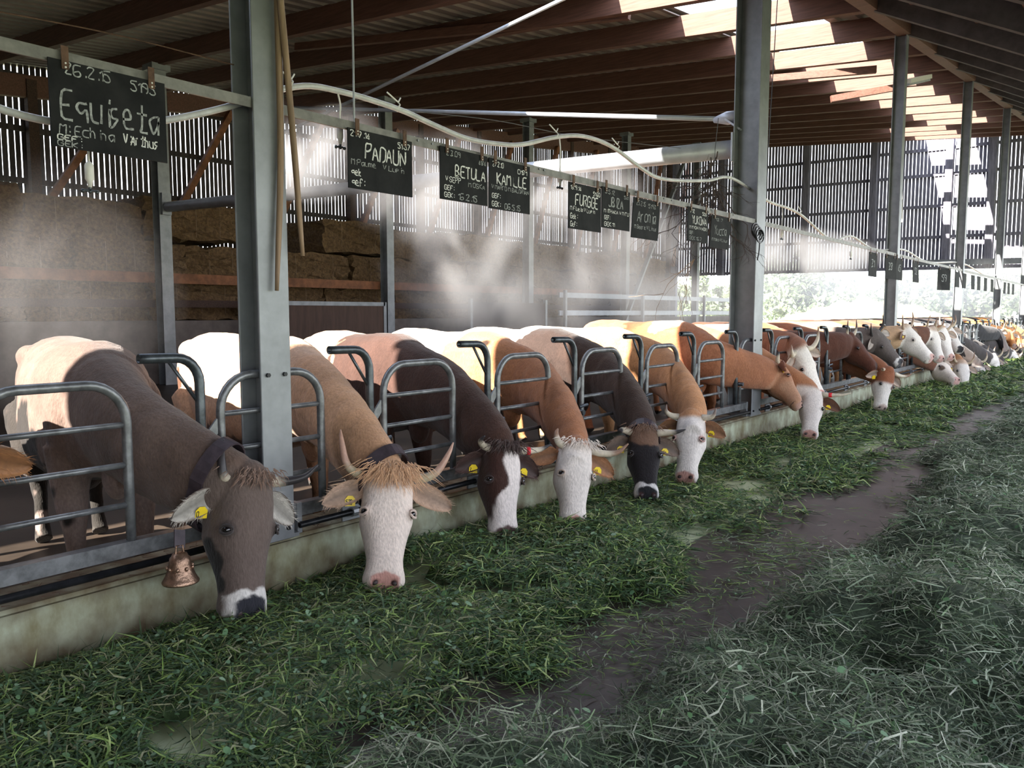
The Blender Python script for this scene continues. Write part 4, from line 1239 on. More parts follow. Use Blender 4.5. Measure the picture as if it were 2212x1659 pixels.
cow('cream', 'cream cow with a tan forelock, pink nose and wide pale horns', (832, 1266, 'Z', .10), (845, 1012), 6, 2,
    dict(body=(.52, .33, .22), dark=(.44, .26, .16), neck=(.46, .26, .15), head=(.55, .36, .24), face=('white', (.74, .62, .54), .03), nose=(.52, .27, .22), ear=(.50, .32, .21), ear_in=(.58, .40, .29), lid=.35, lidcol=(.56, .43, .36), dirt=(.07, .03, .015), dirt_amt=-.12, belly=(.30, .15, .08)),
    L=.62, voxel=.0105, dyr=.3, dyw=.28, horns={1: [(.10, .03, -.05), (.175, .045, -.03), (.235, -.02, .0), (.27, -.20, .03), (.28, -.30, .03)], -1: [(.10, .03, -.05), (.18, .05, -.03), (.25, -.01, .0), (.30, -.15, .03), (.325, -.26, .04)], 'cols': ((.50, .42, .28), (.45, .27, .20), .45), 'r': .026},
    ears={1: (1, .34, .0), -1: (1, .26, .0), 'len': .26}, tags=(1,), tag_text='520', tuft=dict(n=620, len=.16, col=(.58, .34, .19)), collar=.66)
cow('brown', 'dark brown cow with a broad white blaze and red tape on one horn', (1098, 1160, 'Z', .08), (1095, 962), 26, 3,
    dict(body=(.060, .030, .022), dark=(.045, .022, .016), head=(.045, .020, .015), face=('blaze', (.70, .62, .58), [.03, .055, .075, .05, .075, .07, .085, .09], [-.03, -.035, .0, .0]), nose=(.10, .06, .055), ear=(.05, .022, .016), ear_in=(.07, .035, .028), lidcol=(.03, .014, .011),
         patches=[(-1.25, 0, 1.1, .62, (.50, .32, .20))], dirt=(.02, .012, .008), dirt_amt=-.1),
    L=.57, voxel=.0115, dyr=.45, horns={1: [(.10, .03, -.05), (.15, .01, -.03), (.19, -.02, .02), (.185, -.06, .07)], -1: [(.10, .03, -.05), (.17, .03, -.04), (.25, .01, -.02), (.32, -.05, .0)], 'cols': (IV, DK, .70), 'r': .026},
    ears={1: (1, .25, -.3), -1: (1, .35, -.1), 'len': .21}, tags=(1, -1), tag_text='3', tuft=dict(n=420, len=.07, col=(.045, .022, .017)), tape=-1)
cow('curly', 'tan cow with a white curly face and pink nose', (1245, 1136, 'Z', .08), (1252, 958), 20, 4,
    dict(body=(.40, .20, .10), dark=(.33, .15, .07), neck=(.34, .14, .065), head=(.36, .16, .08), face=('white', (.74, .66, .60), .02), nose=(.55, .28, .22), ear=(.34, .14, .06), ear_in=(.42, .20, .10), lid=.3, lidcol=(.48, .37, .30), patches=[(-.75, 0, 1.35, .42, (.66, .55, .47)), (-1.5, 0, 1.3, .4, (.66, .55, .47))], belly=(.22, .09, .04), dirt=(.03, .016, .01), dirt_amt=-.12),
    L=.55, voxel=.0115, dyr=.35, horns={1: [(.10, .03, -.05), (.14, .0, -.03), (.16, -.09, -.02), (.15, -.16, -.02)], -1: [(.10, .04, -.05), (.18, .07, -.03), (.27, .05, .01), (.33, -.06, .05)], 'cols': (IV, BR, .55), 'r': .027},
    ears={1: (1, .1, -.3), -1: (1, .30, -.05), 'len': .22}, tags=(-1,), tag_text='77', tuft=dict(n=300, len=.06, col=(.66, .57, .50)))
cow('black', 'black cow with a brown poll and a white muzzle ring', (1400, 1072, 'Z', .08), (1393, 925), 10, 5,
    dict(nz=-.02, body=(.032, .020, .016), dark=(.022, .014, .012), neck=(.045, .024, .016), head=(.016, .013, .014), nose=(.015, .015, .017), ring=(.58, .55, .53), ear=(.11, .07, .05), ear_in=(.24, .17, .13), lidcol=(.02, .015, .013), patches=[(-.55, 0, 1.42, .30, (.60, .50, .44)), (-1.3, 0, 1.3, .4, (.6, .5, .42))], spots=[(0, .02, 0, .15, (.15, .085, .055))]),
    L=.56, voxel=.0125, dyr=.35, horns={1: [(.10, .03, -.05), (.15, .02, -.03), (.19, .05, .01), (.185, .10, .03)], -1: [(.10, .03, -.05), (.17, .03, -.03), (.24, .05, .01), (.31, .03, .04)], 'cols': (IV, DK, .62), 'r': .029},
    ears={1: (1, .22, -.1), -1: (1, .32, -.1), 'len': .21}, tags=(1, -1), tag_text='1151', tuft=dict(n=240, len=.06, col=(.17, .095, .06)), collar=.74)
cow('aronia', 'tan cow with an all white face and brown ears, between black and red-brown cows', (1478, 1034, 'Z', .08), (1490, 893), -12, 6,
    dict(body=(.46, .24, .11), dark=(.40, .19, .08), neck=(.42, .20, .09), head=(.44, .22, .11), face=('full', (.72, .65, .60), .05), nose=(.48, .26, .22), ear=(.36, .17, .08), ear_in=(.40, .20, .10), lid=.5, lidcol=(.46, .27, .23), patches=[(-.5, 0, 1.35, .3, (.68, .58, .5)), (-1.35, 0, 1.2, .5, (.68, .56, .46))]),
    L=.57, voxel=.0125, dyr=.3, horns={1: [(.10, .03, -.05), (.16, .03, -.02), (.20, -.02, .01), (.20, -.12, .03)], -1: [(.10, .03, -.05), (.16, .04, -.03), (.20, .02, .0), (.22, -.08, .02)], 'cols': (IV, (.16, .11, .09), .68), 'r': .028},
    ears={1: (1, .2, -.1), -1: (1, .32, .05), 'len': .22}, tags=(1, -1), tag_text='1871')
cow('stretch', 'red-brown cow stretching its lowered neck and head to the right', (1738, 872, 'X', -2.95), (1690, 788), 98, 7,
    dict(body=(.34, .135, .065), dark=(.27, .095, .042), neck=(.33, .135, .07), head=(.40, .195, .11), nose=(.42, .24, .18), ear=(.28, .09, .04), ear_in=(.30, .11, .05), lidcol=(.18, .07, .04), patches=[(-.25, 0, 1.35, .30, (.70, .60, .52)), (-1.2, -.1, 1.3, .38, (.5, .26, .14))], face=('white', (.42, .23, .14), .5)),
    L=.58, voxel=.0125, dyr=.4, xw=-4.15, slot_z=.78, horns={1: [(.09, .02, -.05), (.14, .0, -.04), (.19, -.06, -.01), (.21, -.14, .0)], -1: [(.09, .02, -.05), (.13, -.02, -.05), (.15, -.1, -.04)], 'cols': (IV, DK, .6), 'r': .026}, ears={1: (.75, .55, .15), -1: (1, .2, -.2), 'len': .21}, tags=(1,), hgt=1.06)
WH = (.72, .66, .60)
cow('whiteeat', 'white-headed cow with its muzzle in the grass, red tape on its horn', (1750, 940, 'Z', .08), (1757, 842), 6, 8,
    dict(body=(.36, .16, .08), head=(.60, .52, .46), face=('full', (.66, .59, .54), .0), nose=(.46, .25, .21), ear=(.14, .06, .035), ear_in=(.16, .07, .04), lid=.2), L=.57, voxel=.015, horns={1: [(.10, .03, -.05), (.13, .0, -.03), (.15, -.06, -.02)], -1: [(.10, .03, -.05), (.19, .05, -.03), (.3, .05, .0), (.40, .01, .03)], 'cols': (IV, IV, .9), 'r': .027}, ears={-1: (1, .34, .0), 1: (1, .2, -.2), 'len': .24}, tags=(-1,), tape=-1, detail=False)
cow('bighorn', 'white-faced cow with large upturned pale horns, head raised', (1776, 855, 'X', -3.0), (1728, 738), 48, 9,
    dict(body=(.34, .15, .075), neck=(.24, .095, .05), head=(.50, .38, .3), face=('full', WH, .02), nose=(.50, .26, .22), ear=(.22, .09, .05), lidcol=(.25, .12, .09), patches=[(-.5, 0, 1.3, .4, WH)]), L=.62, voxel=.015,
    horns={1: [(.10, .03, -.05), (.18, .06, -.03), (.23, .02, .03), (.22, -.14, .06)], -1: [(.10, .03, -.05), (.20, .06, -.04), (.30, -.06, .0), (.36, -.28, .03)], 'cols': (IV, BR, .8), 'r': .034}, tags=(), slot_z=.95, detail=False)
cow('darkred', 'dark red-brown cow in profile with raised head and a yellow ear tag', (1900, 793, 'X', -2.95), (1838, 722), 74, 10,
    dict(body=(.30, .11, .05), neck=(.085, .030, .018), head=(.085, .030, .018), nose=(.06, .035, .03), ear=(.02, .011, .009), ear_in=(.03, .015, .012), lidcol=(.04, .016, .012)), L=.62, voxel=.015,
    horns={1: [(.09, .02, -.05), (.15, .01, -.01), (.19, -.09, .07), (.18, -.24, .15)], -1: [(.09, .02, -.05), (.15, .01, -.01), (.19, -.09, .07), (.18, -.24, .15)], 'cols': (IV, DK, .6), 'r': .024}, ears={1: (.75, -.55, -.25), -1: (1, .2, -.2), 'len': .24}, tags=(1,), slot_z=.88, detail=False, dyr=.4)
cow('redwhite', 'red-brown and white cow with a brown eye patch, eating below the dark red cow', (1908, 884, 'Z', .08), (1925, 800), 40, 11,
    dict(body=(.26, .10, .05), head=(.24, .085, .04), face=('full', WH, .32), nose=(.55, .42, .37), ear=(.2, .07, .03), spots=[(-.08, .40, -.02, .045, (.10, .05, .035))]), L=.57, voxel=.017, horns={1: [(.09, .02, -.05), (.12, .02, -.02), (.15, .0, .0)], -1: [(.10, .03, -.05), (.18, .06, -.03), (.28, .03, .0), (.33, -.06, .03)], 'cols': (IV, BR, .6), 'r': .03}, tags=(1,), detail=False)
cow('grey', 'grey-brown cow with a pale muzzle and dark upright horns behind the dark red one', (1950, 784, 'X', -3.0), (1893, 715), 54, 12,
    dict(body=(.32, .18, .10), neck=(.11, .085, .075), head=(.11, .09, .082), ring=(.6, .57, .54), nose=(.03, .03, .034), ear=(.09, .06, .05), ear_in=(.5, .42, .36), lidcol=(.03, .02, .02)), L=.64, voxel=.017, horns={1: [(.09, .02, -.05), (.15, .01, -.01), (.19, -.09, .07), (.18, -.24, .15)], -1: [(.09, .02, -.05), (.15, .01, -.01), (.19, -.09, .07), (.18, -.24, .15)], 'cols': (DK, DK, .5), 'r': .026}, tags=(), slot_z=.92, detail=False)
cow('creamraised', 'cream-white cow in profile with upright horns and a tan ear', (2018, 772, 'X', -2.75), (1960, 705), 66, 13,
    dict(body=(.50, .28, .13), neck=(.55, .36, .22), head=(.60, .48, .38), face=('full', WH, .05), nose=(.5, .3, .26), ear=(.28, .14, .07), ear_in=(.2, .1, .06), lidcol=(.2, .12, .09)), L=.68, voxel=.018, horns={1: [(.09, .02, -.05), (.15, .01, -.01), (.19, -.09, .07), (.18, -.24, .15)], -1: [(.09, .02, -.05), (.15, .01, -.01), (.19, -.09, .07), (.18, -.24, .15)], 'cols': ((.45, .33, .24), BR, .6), 'r': .027}, tags=(1,), slot_z=.92, detail=False, dyr=.4)
cow('patch', 'white cow with a brown patch over its ear, behind the cream-white one', (2037, 775, 'X', -2.9), (2016, 708), 55, 14, dict(body=(.22, .085, .045), neck=(.12, .05, .03), head=(.5, .38, .3), face=('full', WH, .15), spots=[(.09, .15, -.1, .10, (.16, .06, .035))], nose=(.5, .3, .26), ear=(.1, .04, .025)), L=.66, voxel=.02, horns={1: [(.09, .02, -.05), (.15, .01, -.01), (.19, -.09, .07), (.18, -.24, .15)], -1: [(.09, .02, -.05), (.15, .01, -.01), (.19, -.09, .07), (.18, -.24, .15)], 'cols': ((.48, .38, .27), BR, .65), 'r': .027}, tags=(), slot_z=.9, detail=False)
cow('speckled', 'white cow with a dark speckled face lowering its head over the kerb', (2071, 820, 'X', -2.75), (2025, 772), 62, 15, dict(body=(.18, .08, .05), head=(.08, .04, .03), face=('full', (.62, .54, .47), .25), spots=[(.1, .45, -.03, .06, (.12, .08, .06)), (.08, .3, -.05, .05, (.2, .14, .1))], nose=(.5, .3, .26), ear=(.06, .03, .02)), L=.68, voxel=.02, tags=(1,), detail=False)
cow('tanwhite', 'white-faced tan cow between the patched and the black-nosed cows', (2058, 772, 'X', -2.9), (2036, 708), 46, 16, dict(body=(.45, .22, .1), neck=(.42, .2, .1), head=(.5, .3, .18), face=('full', WH, .08), nose=(.5, .3, .26), ear=(.4, .2, .1)), L=.66, voxel=.02, horns={1: [(.09, .02, -.05), (.15, .01, -.01), (.19, -.09, .07), (.18, -.24, .15)], -1: [(.09, .02, -.05), (.15, .01, -.01), (.19, -.09, .07), (.18, -.24, .15)], 'cols': ((.48, .38, .27), BR, .65), 'r': .027}, tags=(), slot_z=.9, detail=False)
cow('whitelow', 'white-faced cow eating in front of the distant dark cows', (2088, 836, 'X', -2.75), (2080, 780), 26, 17, dict(body=(.4, .2, .1), neck=(.4, .2, .1), head=(.55, .4, .3), face=('full', WH, .1), nose=(.5, .3, .26)), L=.64, voxel=.022, horns={1: [(.09, .02, -.05), (.15, .01, -.01), (.19, -.09, .07), (.18, -.24, .15)], -1: [(.09, .02, -.05), (.15, .01, -.01), (.19, -.09, .07), (.18, -.24, .15)], 'cols': ((.48, .38, .27), BR, .65), 'r': .027}, tags=(1,), detail=False)
cow('blacknose', 'white cow with a black nose, topmost raised head near the fourth post', (2078, 753, 'X', -2.9), (2046, 702), 48, 18, dict(body=(.6, .5, .42), head=WH, nose=(.02, .02, .022), ear=(.5, .4, .33)), L=.66, voxel=.02, horns={1: [(.09, .02, -.05), (.15, .01, -.01), (.19, -.09, .07), (.18, -.24, .15)], -1: [(.09, .02, -.05), (.15, .01, -.01), (.19, -.09, .07), (.18, -.24, .15)], 'cols': ((.48, .38, .27), BR, .65), 'r': .027}, tags=(), slot_z=.92, detail=False)
farc = [(19, (2126, 820), (2112, 778), 30, 0), (20, (2158, 808), (2147, 766), 38, 1), (21, (2168, 806), (2160, 768), 38, 0), (22, (2180, 758), (2157, 710), 50, 0), (23, (2203, 796), (2187, 756), 40, 1), (24, (2194, 746), (2180, 714), 46, 2), (25, (2200, 790), (2192, 764), 40, 1), (26, (2208, 744), (2198, 718), 46, 2), (27, (2212, 786), (2206, 762), 40, 0), (29, (2222, 745), (2214, 720), 46, 2), (31, (2230, 770), (2226, 750), 40, 0)]
farcoat = [dict(body=(.035, .028, .026), head=(.04, .03, .028), face=('full', (.5, .44, .4), .35), nose=(.4, .25, .2)), dict(body=(.06, .045, .042), neck=(.05, .04, .038), head=(.55, .48, .42), face=('full', WH, .1), nose=(.5, .3, .26)), dict(body=(.48, .2, .06), head=(.42, .18, .06), nose=(.3, .2, .16))]
farl = ['distant dark cow with a pale muzzle eating at the fence', 'distant dark-bodied cow with a white face eating at the fence', 'distant orange-brown cow with raised head near the far end']
for k, M, P, ph, c in farc:
    cc = dict(farcoat[c]); nm = farl[c]
    if k == 22: cc = dict(body=(.02, .018, .02), head=(.02, .018, .02), nose=(.03, .03, .03)); nm = 'distant black cow with raised head above the eating ones'
    cow('far%d' % k, nm, (M[0], M[1], 'X', -2.85 if M[1] > 770 else -3.0), P, ph, k, cc, L=.64, voxel=.026, tags=(), horns={1: [(.09, .02, -.05), (.15, .01, -.01), (.19, -.09, .07), (.18, -.24, .15)], -1: [(.09, .02, -.05), (.15, .01, -.01), (.19, -.09, .07), (.18, -.24, .15)]}, detail=False, slot_z=.9 if M[1] < 770 else None)
# bell hanging under the nearest cow's neck
c = at(388, 1193, X=-3.25)
t = thing('cow_bell', c + Vector((0, 0, -.13)), 'bronze cow bell with raised ornaments hanging under the brown-grey cow', 'bell')
bm = BM(); lathe(bm, [(.016, .0), (.030, -.004), (.036, -.018), (.043, -.024), (.046, -.05), (.052, -.075), (.056, -.082), (.062, -.10), (.072, -.118), (.078, -.128), (.076, -.134), (.070, -.131), (.05, -.10), (.02, -.05)], c, 28); obj('bell_body', bm, M_bronze, t, smooth=True)
bm = BM()
for k in range(9):
    g = 2 * math.pi * k / 9; ball(bm, c + Vector((.053 * math.cos(g), .053 * math.sin(g), -.066)), .008, 8, 6, (1, 1, 1.3))
obj('bell_ornament', bm, M_bronze, t, smooth=True)
bm = BM(); tube(bm, [c + Vector((0, -.018, -.003)), c + Vector((0, -.015, .03)), c + Vector((0, .015, .03)), c + Vector((0, .018, -.003))], .005, 8); obj('bell_loop', bm, M_bronze, t)
bm = BM(); tube(bm, [c + Vector((0, 0, -.05)), c + Vector((0.004, 0, -.12))], .005, 6); ball(bm, c + Vector((0.004, 0, -.122)), .014, 8, 6); obj('clapper', bm, M_black, t)
bm = BM(); beam(bm, c + Vector((0, 0, .02)), c + Vector((-.03, .02, .09)), .05, .006, (1, 0, 0)); obj('bell_strap', bm, M_leather, t)
# ------------------------------------------------------------------ cut grass
GN1, GN2, GN3 = Noise(501, 1.1), Noise(502, 3.2), Noise(503, 9.0)
def n2d(N, x, y): return N(np.c_[x, y, np.zeros_like(x)])
def h_fresh(x, y):
    e = -2.06 + .10 * sstep(2.6, 1.7, y) + 0.17 * n2d(GN1, x * 0 + 3, y) + .20 * n2d(GN2, x, y) + .10 * n2d(GN3, x, y)
    e = np.where(y < 2.5, np.maximum(e, -2.2), e)
    cover = sstep(.24, -.12, x - e)
    lump = .045 + .045 * n2d(GN1, x, y) + .03 * n2d(GN2, x, y)
    mound = .10 * np.exp(-((y - 3.15) / .30) ** 2 - ((x + 3.12) / .28) ** 2) + .06 * np.exp(-((y - 2.0) / .5) ** 2 - ((x + 2.75) / .35) ** 2) + .05 * np.exp(-((y - 4.3) / .6) ** 2 - ((x + 2.75) / .3) ** 2)
    bare = 0
    for bx_, by_, rx_, ry_ in ((-2.86, 2.90, .17, .12), (-2.55, 3.0, .20, .12), (-2.32, 3.2, .14, .09), (-2.23, 2.04, .09, .12), (-2.40, 1.30, .24, .07), (-2.19, 5.0, .09, .22), (-2.52, 6.4, .16, .28), (-2.28, 6.05, .13, .2), (-2.26, 9.0, .2, .5), (-3.28, 1.62, .12, .2), (-2.62, 7.6, .15, .4)):
        q_ = np.sqrt(((x - bx_) / rx_) ** 2 + ((y - by_) / ry_) ** 2) + .35 * n2d(GN3, x, y) + .25 * n2d(GN2, x, y)
        bare = np.maximum(bare, sstep(1.25, .7, q_))
    foot = sstep(-3.46, -3.25, x) * .5 + .5
    foot = np.where(y < 2.2, sstep(-3.5, -3.12, x), foot)
    thin = .55 + .45 * sstep(-.35, .15, n2d(GN2, x + 5, y) + .5 * n2d(GN3, x, y))
    return np.clip(lump * foot + mound, 0.004, .2) * cover * (1 - .8 * bare), cover * thin * (1 - .88 * bare)
def h_pile(x, y):
    e = -1.52 + .20 * n2d(GN1, x * 0 + 9, y * 1.2) + .14 * n2d(GN2, x, y) - .32 * sstep(1.95, 1.5, y) + .10 * sstep(3, 6, y)
    cover = sstep(-.05, .32, x - e)
    lump = .16 + .14 * np.abs(n2d(GN1, x + 7, y)) + .13 * n2d(GN2, x, y) + .06 * n2d(GN3, x, y) + .14 * sstep(-1.3, -.5, x)
    return np.clip(lump, .02, .55) * cover, cover
def ground_sheet(name, x0, x1, y0, y1, fn, label, m, nx, ny, cut):
    xs = np.linspace(x0, x1, nx); ys_ = y0 * (y1 / y0) ** np.linspace(0, 1, ny)
    X, Y = np.meshgrid(xs, ys_)
    hh, cv = fn(X.ravel(), Y.ravel())
    keep = cv > cut
    z = hh * .75 * sstep(cut, min(1, cut + .35), cv) + .002
    V = np.c_[X.ravel(), Y.ravel(), z]
    idx = np.arange(nx * ny).reshape(ny, nx)
    q = np.stack([idx[:-1, :-1], idx[:-1, 1:], idx[1:, 1:], idx[1:, :-1]], -1).reshape(-1, 4)
    q = q[keep[q].all(1)]
    me = bpy.data.meshes.new(name)
    me.from_pydata(V.tolist(), [], q.tolist())
    me.update()
    o = link_mesh(name, me, m, None, None, True)
    return o
def blades(name, XY, fn, length, width, cols, lift=.35, parent=None, curl=.5, leaf=0.0, seed=0, zadd=.0):
    """Cut blades lying over the heap: each a bent tapering strip; some round clover leaflets."""
    r = np.random.default_rng(seed + 1000)
    x, y = XY
    hh, cv = fn(x, y)
    k = r.uniform(0, 1, len(x)) < np.clip(cv * 1.15, 0, 1) ** 1.3
    x, y, hh = x[k], y[k], hh[k]
    n = len(x)
    L = length(y) * r.uniform(.45, 1.35, n)
    Wd = width(y) * r.uniform(.6, 1.4, n)
    az = r.uniform(0, 2 * np.pi, n)
    el = np.abs(r.normal(0, lift, n)) - .12
    z = hh * r.uniform(.55, 1.08, n) + .006 + zadd
    d = np.c_[np.cos(az) * np.cos(el), np.sin(az) * np.cos(el), np.sin(el)]
    s = np.c_[-np.sin(az), np.cos(az), r.normal(0, .5, n)]
    s /= np.linalg.norm(s, axis=1)[:, None]
    bend = r.normal(0, curl, n)
    d2 = d * 1.0 + s * bend[:, None] - np.array([0, 0, 1.0]) * r.uniform(.1, .8, n)[:, None]
    d2 /= np.linalg.norm(d2, axis=1)[:, None]
    p0 = np.c_[x, y, z] - d * (L * .3)[:, None]
    p1 = p0 + d * (L * .5)[:, None]
    p2 = p1 + d2 * (L * .5)[:, None]
    zmin = .004 + r.uniform(0, .01, n)
    for p in (p0, p1, p2): p[:, 2] = np.maximum(p[:, 2], zmin)
    p0[:, 0] = np.maximum(p0[:, 0], -3.45); p1[:, 0] = np.maximum(p1[:, 0], -3.45); p2[:, 0] = np.maximum(p2[:, 0], -3.45)
    w = (s * Wd[:, None]) / 2
    V = np.stack([p0 - w * .8, p0 + w * .8, p1 + w, p1 - w, p2], 1).reshape(-1, 3)
    b = np.arange(n) * 5
    loops = np.stack([b, b + 1, b + 2, b + 3, b + 3, b + 2, b + 4], 1).ravel()
    starts = np.stack([np.arange(n) * 7, np.arange(n) * 7 + 4], 1).ravel()
    C = np.array(cols)
    ci = C[r.integers(0, len(C), n)] * r.uniform(.65, 1.3, n)[:, None]
    cv_ = np.repeat(ci, 5, axis=0)
    if leaf > 0:                                                        # clover leaflets: small folded ovals
        m = int(n * leaf)
        i = r.integers(0, n, m)
        c = np.c_[x[i], y[i], hh[i] * r.uniform(.8, 1.1, m) + .012 + zadd]
        a2 = r.uniform(0, 2 * np.pi, m); R = length(y[i]) * r.choice((.05, .065, .08, .11), m) * r.uniform(.8, 1.2, m)
        u = np.c_[np.cos(a2), np.sin(a2), r.normal(0, .35, m)]; v = np.c_[-np.sin(a2), np.cos(a2), r.normal(0, .35, m)]
        u /= np.linalg.norm(u, axis=1)[:, None]; v /= np.linalg.norm(v, axis=1)[:, None]
        g = [(-1, 0), (-.6, .55), (.1, .72), (.8, .45), (1, 0), (.8, -.45), (.1, -.72), (-.6, -.55)]
        LV = np.stack([c + u * (R * gx)[:, None] + v * (R * gy)[:, None] + np.array([0, 0, .004]) * abs(gy) for gx, gy in g], 1).reshape(-1, 3)
        base = len(V)
        lb = base + np.arange(m) * 8
        l2 = np.stack([lb + j for j in range(8)], 1).ravel()
        V = np.r_[V, LV]
        s2 = len(loops) + np.arange(m) * 8
        loops = np.r_[loops, l2]; starts = np.r_[starts, s2]
        LC = np.array([(.09, .17, .07), (.14, .25, .12), (.07, .14, .06), (.22, .33, .20)])
        cv_ = np.r_[cv_, np.repeat(LC[r.integers(0, 4, m)] * r.uniform(.7, 1.25, m)[:, None], 8, axis=0)]
    V[:, 0] = np.maximum(V[:, 0], -3.452)
    V[:, 2] = np.maximum(V[:, 2], .003)
    me = bpy.data.meshes.new(name)
    me.vertices.add(len(V)); me.vertices.foreach_set('co', V.astype(np.float32).ravel())
    me.loops.add(len(loops)); me.loops.foreach_set('vertex_index', loops.astype(np.int32))
    me.polygons.add(len(starts)); me.polygons.foreach_set('loop_start', starts.astype(np.int32))
    me.update(calc_edges=True); me.validate()
    set_coat(me, np.clip(cv_, .004, .9))
    return link_mesh(name, me, M_grass, parent)
def scatter(x0, x1, bands, seed):
    r = np.random.default_rng(seed)
    xs, ys_ = [], []
    for y0, y1, den in bands:
        n = int((x1 - x0) * (y1 - y0) * den)
        xs.append(r.uniform(x0, x1, n)); ys_.append(r.uniform(y0, y1, n))
    return np.concatenate(xs), np.concatenate(ys_)
M_under_f = mat('grass_underlayer', (.028, .05, .016), .9, 0, .4, 40, .5, col2=(.05, .085, .028))
M_under_p = mat('dry_grass_underlayer', (.035, .05, .03), .9, 0, .4, 40, .5, col2=(.07, .09, .055))
GREEN = [(.085, .155, .05), (.17, .265, .065), (.04, .08, .03), (.26, .37, .10), (.10, .15, .065), (.38, .45, .18), (.05, .10, .045), (.30, .30, .17), (.035, .07, .03), (.07, .13, .045)]
DULL = [(.16, .205, .125), (.23, .275, .18), (.09, .12, .07), (.34, .37, .26), (.16, .23, .11), (.44, .45, .34), (.11, .155, .08), (.05, .075, .045)]
fl = lambda y: np.interp(y, [0, 4, 10, 25, 40], [.13, .15, .20, .34, .5])
fwid = lambda y: np.interp(y, [0, 3, 8, 20, 40], [.0055, .0065, .012, .03, .055])
o1 = ground_sheet('fresh_grass', -3.45, -1.6, .55, 40, h_fresh, '', M_under_f, 110, 520, .62)
tag(o1, 'fresh green cut grass with clover spread along the kerb under the cows', 'cut grass', kind='stuff')
bl = blades('grass_blades', scatter(-3.45, -1.75, [(.6, 2.2, 7500), (2.2, 4.5, 6000), (4.5, 9, 2400), (9, 18, 700), (18, 40, 260)], 1), h_fresh, fl, fwid, GREEN, .42, o1, .55, .10, 1)
bl['kind'] = 'stuff'
o2 = ground_sheet('grass_heap', -2.1, 1.2, .55, 40, h_pile, '', M_under_p, 110, 420, .45)
tag(o2, 'long dull grey-green heap of cut grass at the right of the alley', 'cut grass', kind='stuff')
bl = blades('grass_blades', scatter(-2.1, .7, [(.7, 2.2, 6500), (2.2, 4.5, 6500), (4.5, 8, 3200)], 2), h_pile, lambda y: fl(y) * .95, lambda y: fwid(y) * .72, DULL, .42, o2, .8, .03, 2)
bl['kind'] = 'stuff'
bl = blades('grass_blades', scatter(-2.1, -.3, [(8, 16, 1000), (16, 40, 350)], 4), h_pile, lambda y: fl(y) * .95, lambda y: fwid(y) * .65, DULL, .38, o2, .8, .05, 4)
bl['kind'] = 'stuff'
def h_bare(x, y):
    N_ = n2d(GN2, x * 1.3, y * .8)
    return np.full_like(x, .008), np.clip(.16 + .8 * sstep(.12, .5, N_) + .5 * sstep(3.9, 4.6, y) * sstep(-.2, .3, N_) + .9 * np.exp(-((x + 1.72 + .3 * (y - 2.5)) / .13) ** 2 - ((y - 2.45) / .45) ** 2), 0, 1)
o3 = blades('grass_litter', scatter(-2.5, -1.2, [(.9, 2.5, 1500), (2.5, 5, 1500), (5, 12, 700), (12, 36, 180)], 3), h_bare, lambda y: fl(y) * .65, lambda y: fwid(y) * .6, GREEN[:4] + DULL[:4], .12, None, .7, .06, 3)
tag(o3, 'loose grass blades strewn over the dark floor between strip and heap', 'cut grass', kind='stuff')
# trampled light litter on the kerb top
r_ = random.Random(9)
bm = BM()
def kt(rs): return Vector((-3.47 - rs.random() * .27, rs.uniform(.5, 12), .279)), Vector((rs.uniform(-1, 1), rs.uniform(-1, 1), rs.uniform(0, .12))).normalized()
straws(bm, 900, kt, 4, .06, .0022)
tag(obj('straw_litter', bm, M_rust), 'dark wet litter lying on top of the kerb', 'litter', kind='stuff')
# ------------------------------------------------------------------ outside, seen through the end opening
def leaf_crown(c, rx, rz, n, seed, cols, s=.34):
    r = np.random.default_rng(seed)
    k = 14
    cc = r.normal(0, .5, (k, 3)); cc /= np.maximum(1, np.linalg.norm(cc, axis=1)[:, None] / .75)
    i = r.integers(0, k, n)
    p = cc[i] + unit_rows(r.normal(0, 1, (n, 3))) * (r.uniform(.2, 1, (n, 1)) ** .4) * .42
    p = p * np.array([rx, rx, rz]) + np.array(c)
    u = unit_rows(r.normal(0, 1, (n, 3))) * s; v = unit_rows(r.normal(0, 1, (n, 3))) * s * .6
    V = np.stack([p - u, p + v, p + u, p - v], 1).reshape(-1, 3)
    me = bpy.data.meshes.new('crown')
    me.from_pydata(V.tolist(), [], np.arange(n * 4).reshape(-1, 4).tolist())
    C = np.array(cols)[r.integers(0, len(cols), n)] * r.uniform(.7, 1.3, (n, 1))
    set_coat(me, np.clip(np.repeat(C, 4, 0), .005, .9))
    return me
def unit_rows(a): return a / (np.linalg.norm(a, axis=1)[:, None] + 1e-9)
TG = [(.15, .19, .11), (.21, .26, .14), (.11, .145, .085), (.28, .32, .19)]
trees = [(1500, 78, 5.5, 'broad leafy tree just right of the barn corner in the end opening'), (1580, 82, 4.5, 'pale leafy tree between barn corner and tall second post'), (1690, 78, 7.1, 'dense dark green tree right of the tall second post'), (1760, 76, 7.1, 'tallest bushy tree right of the tall second post'), (1835, 88, 3.5, 'low tree behind the straw heap'),
         (1925, 80, 4.3, 'tree half hidden by the third tall post'), (1985, 74, 5.8, 'light green tree between third and fourth tall posts'), (2040, 76, 4.5, 'hazy tree left of the fourth tall post'), (2115, 78, 5.3, 'hazy tree between fourth and fifth posts'), (2185, 80, 5.5, 'tree at the right end of the opening')]
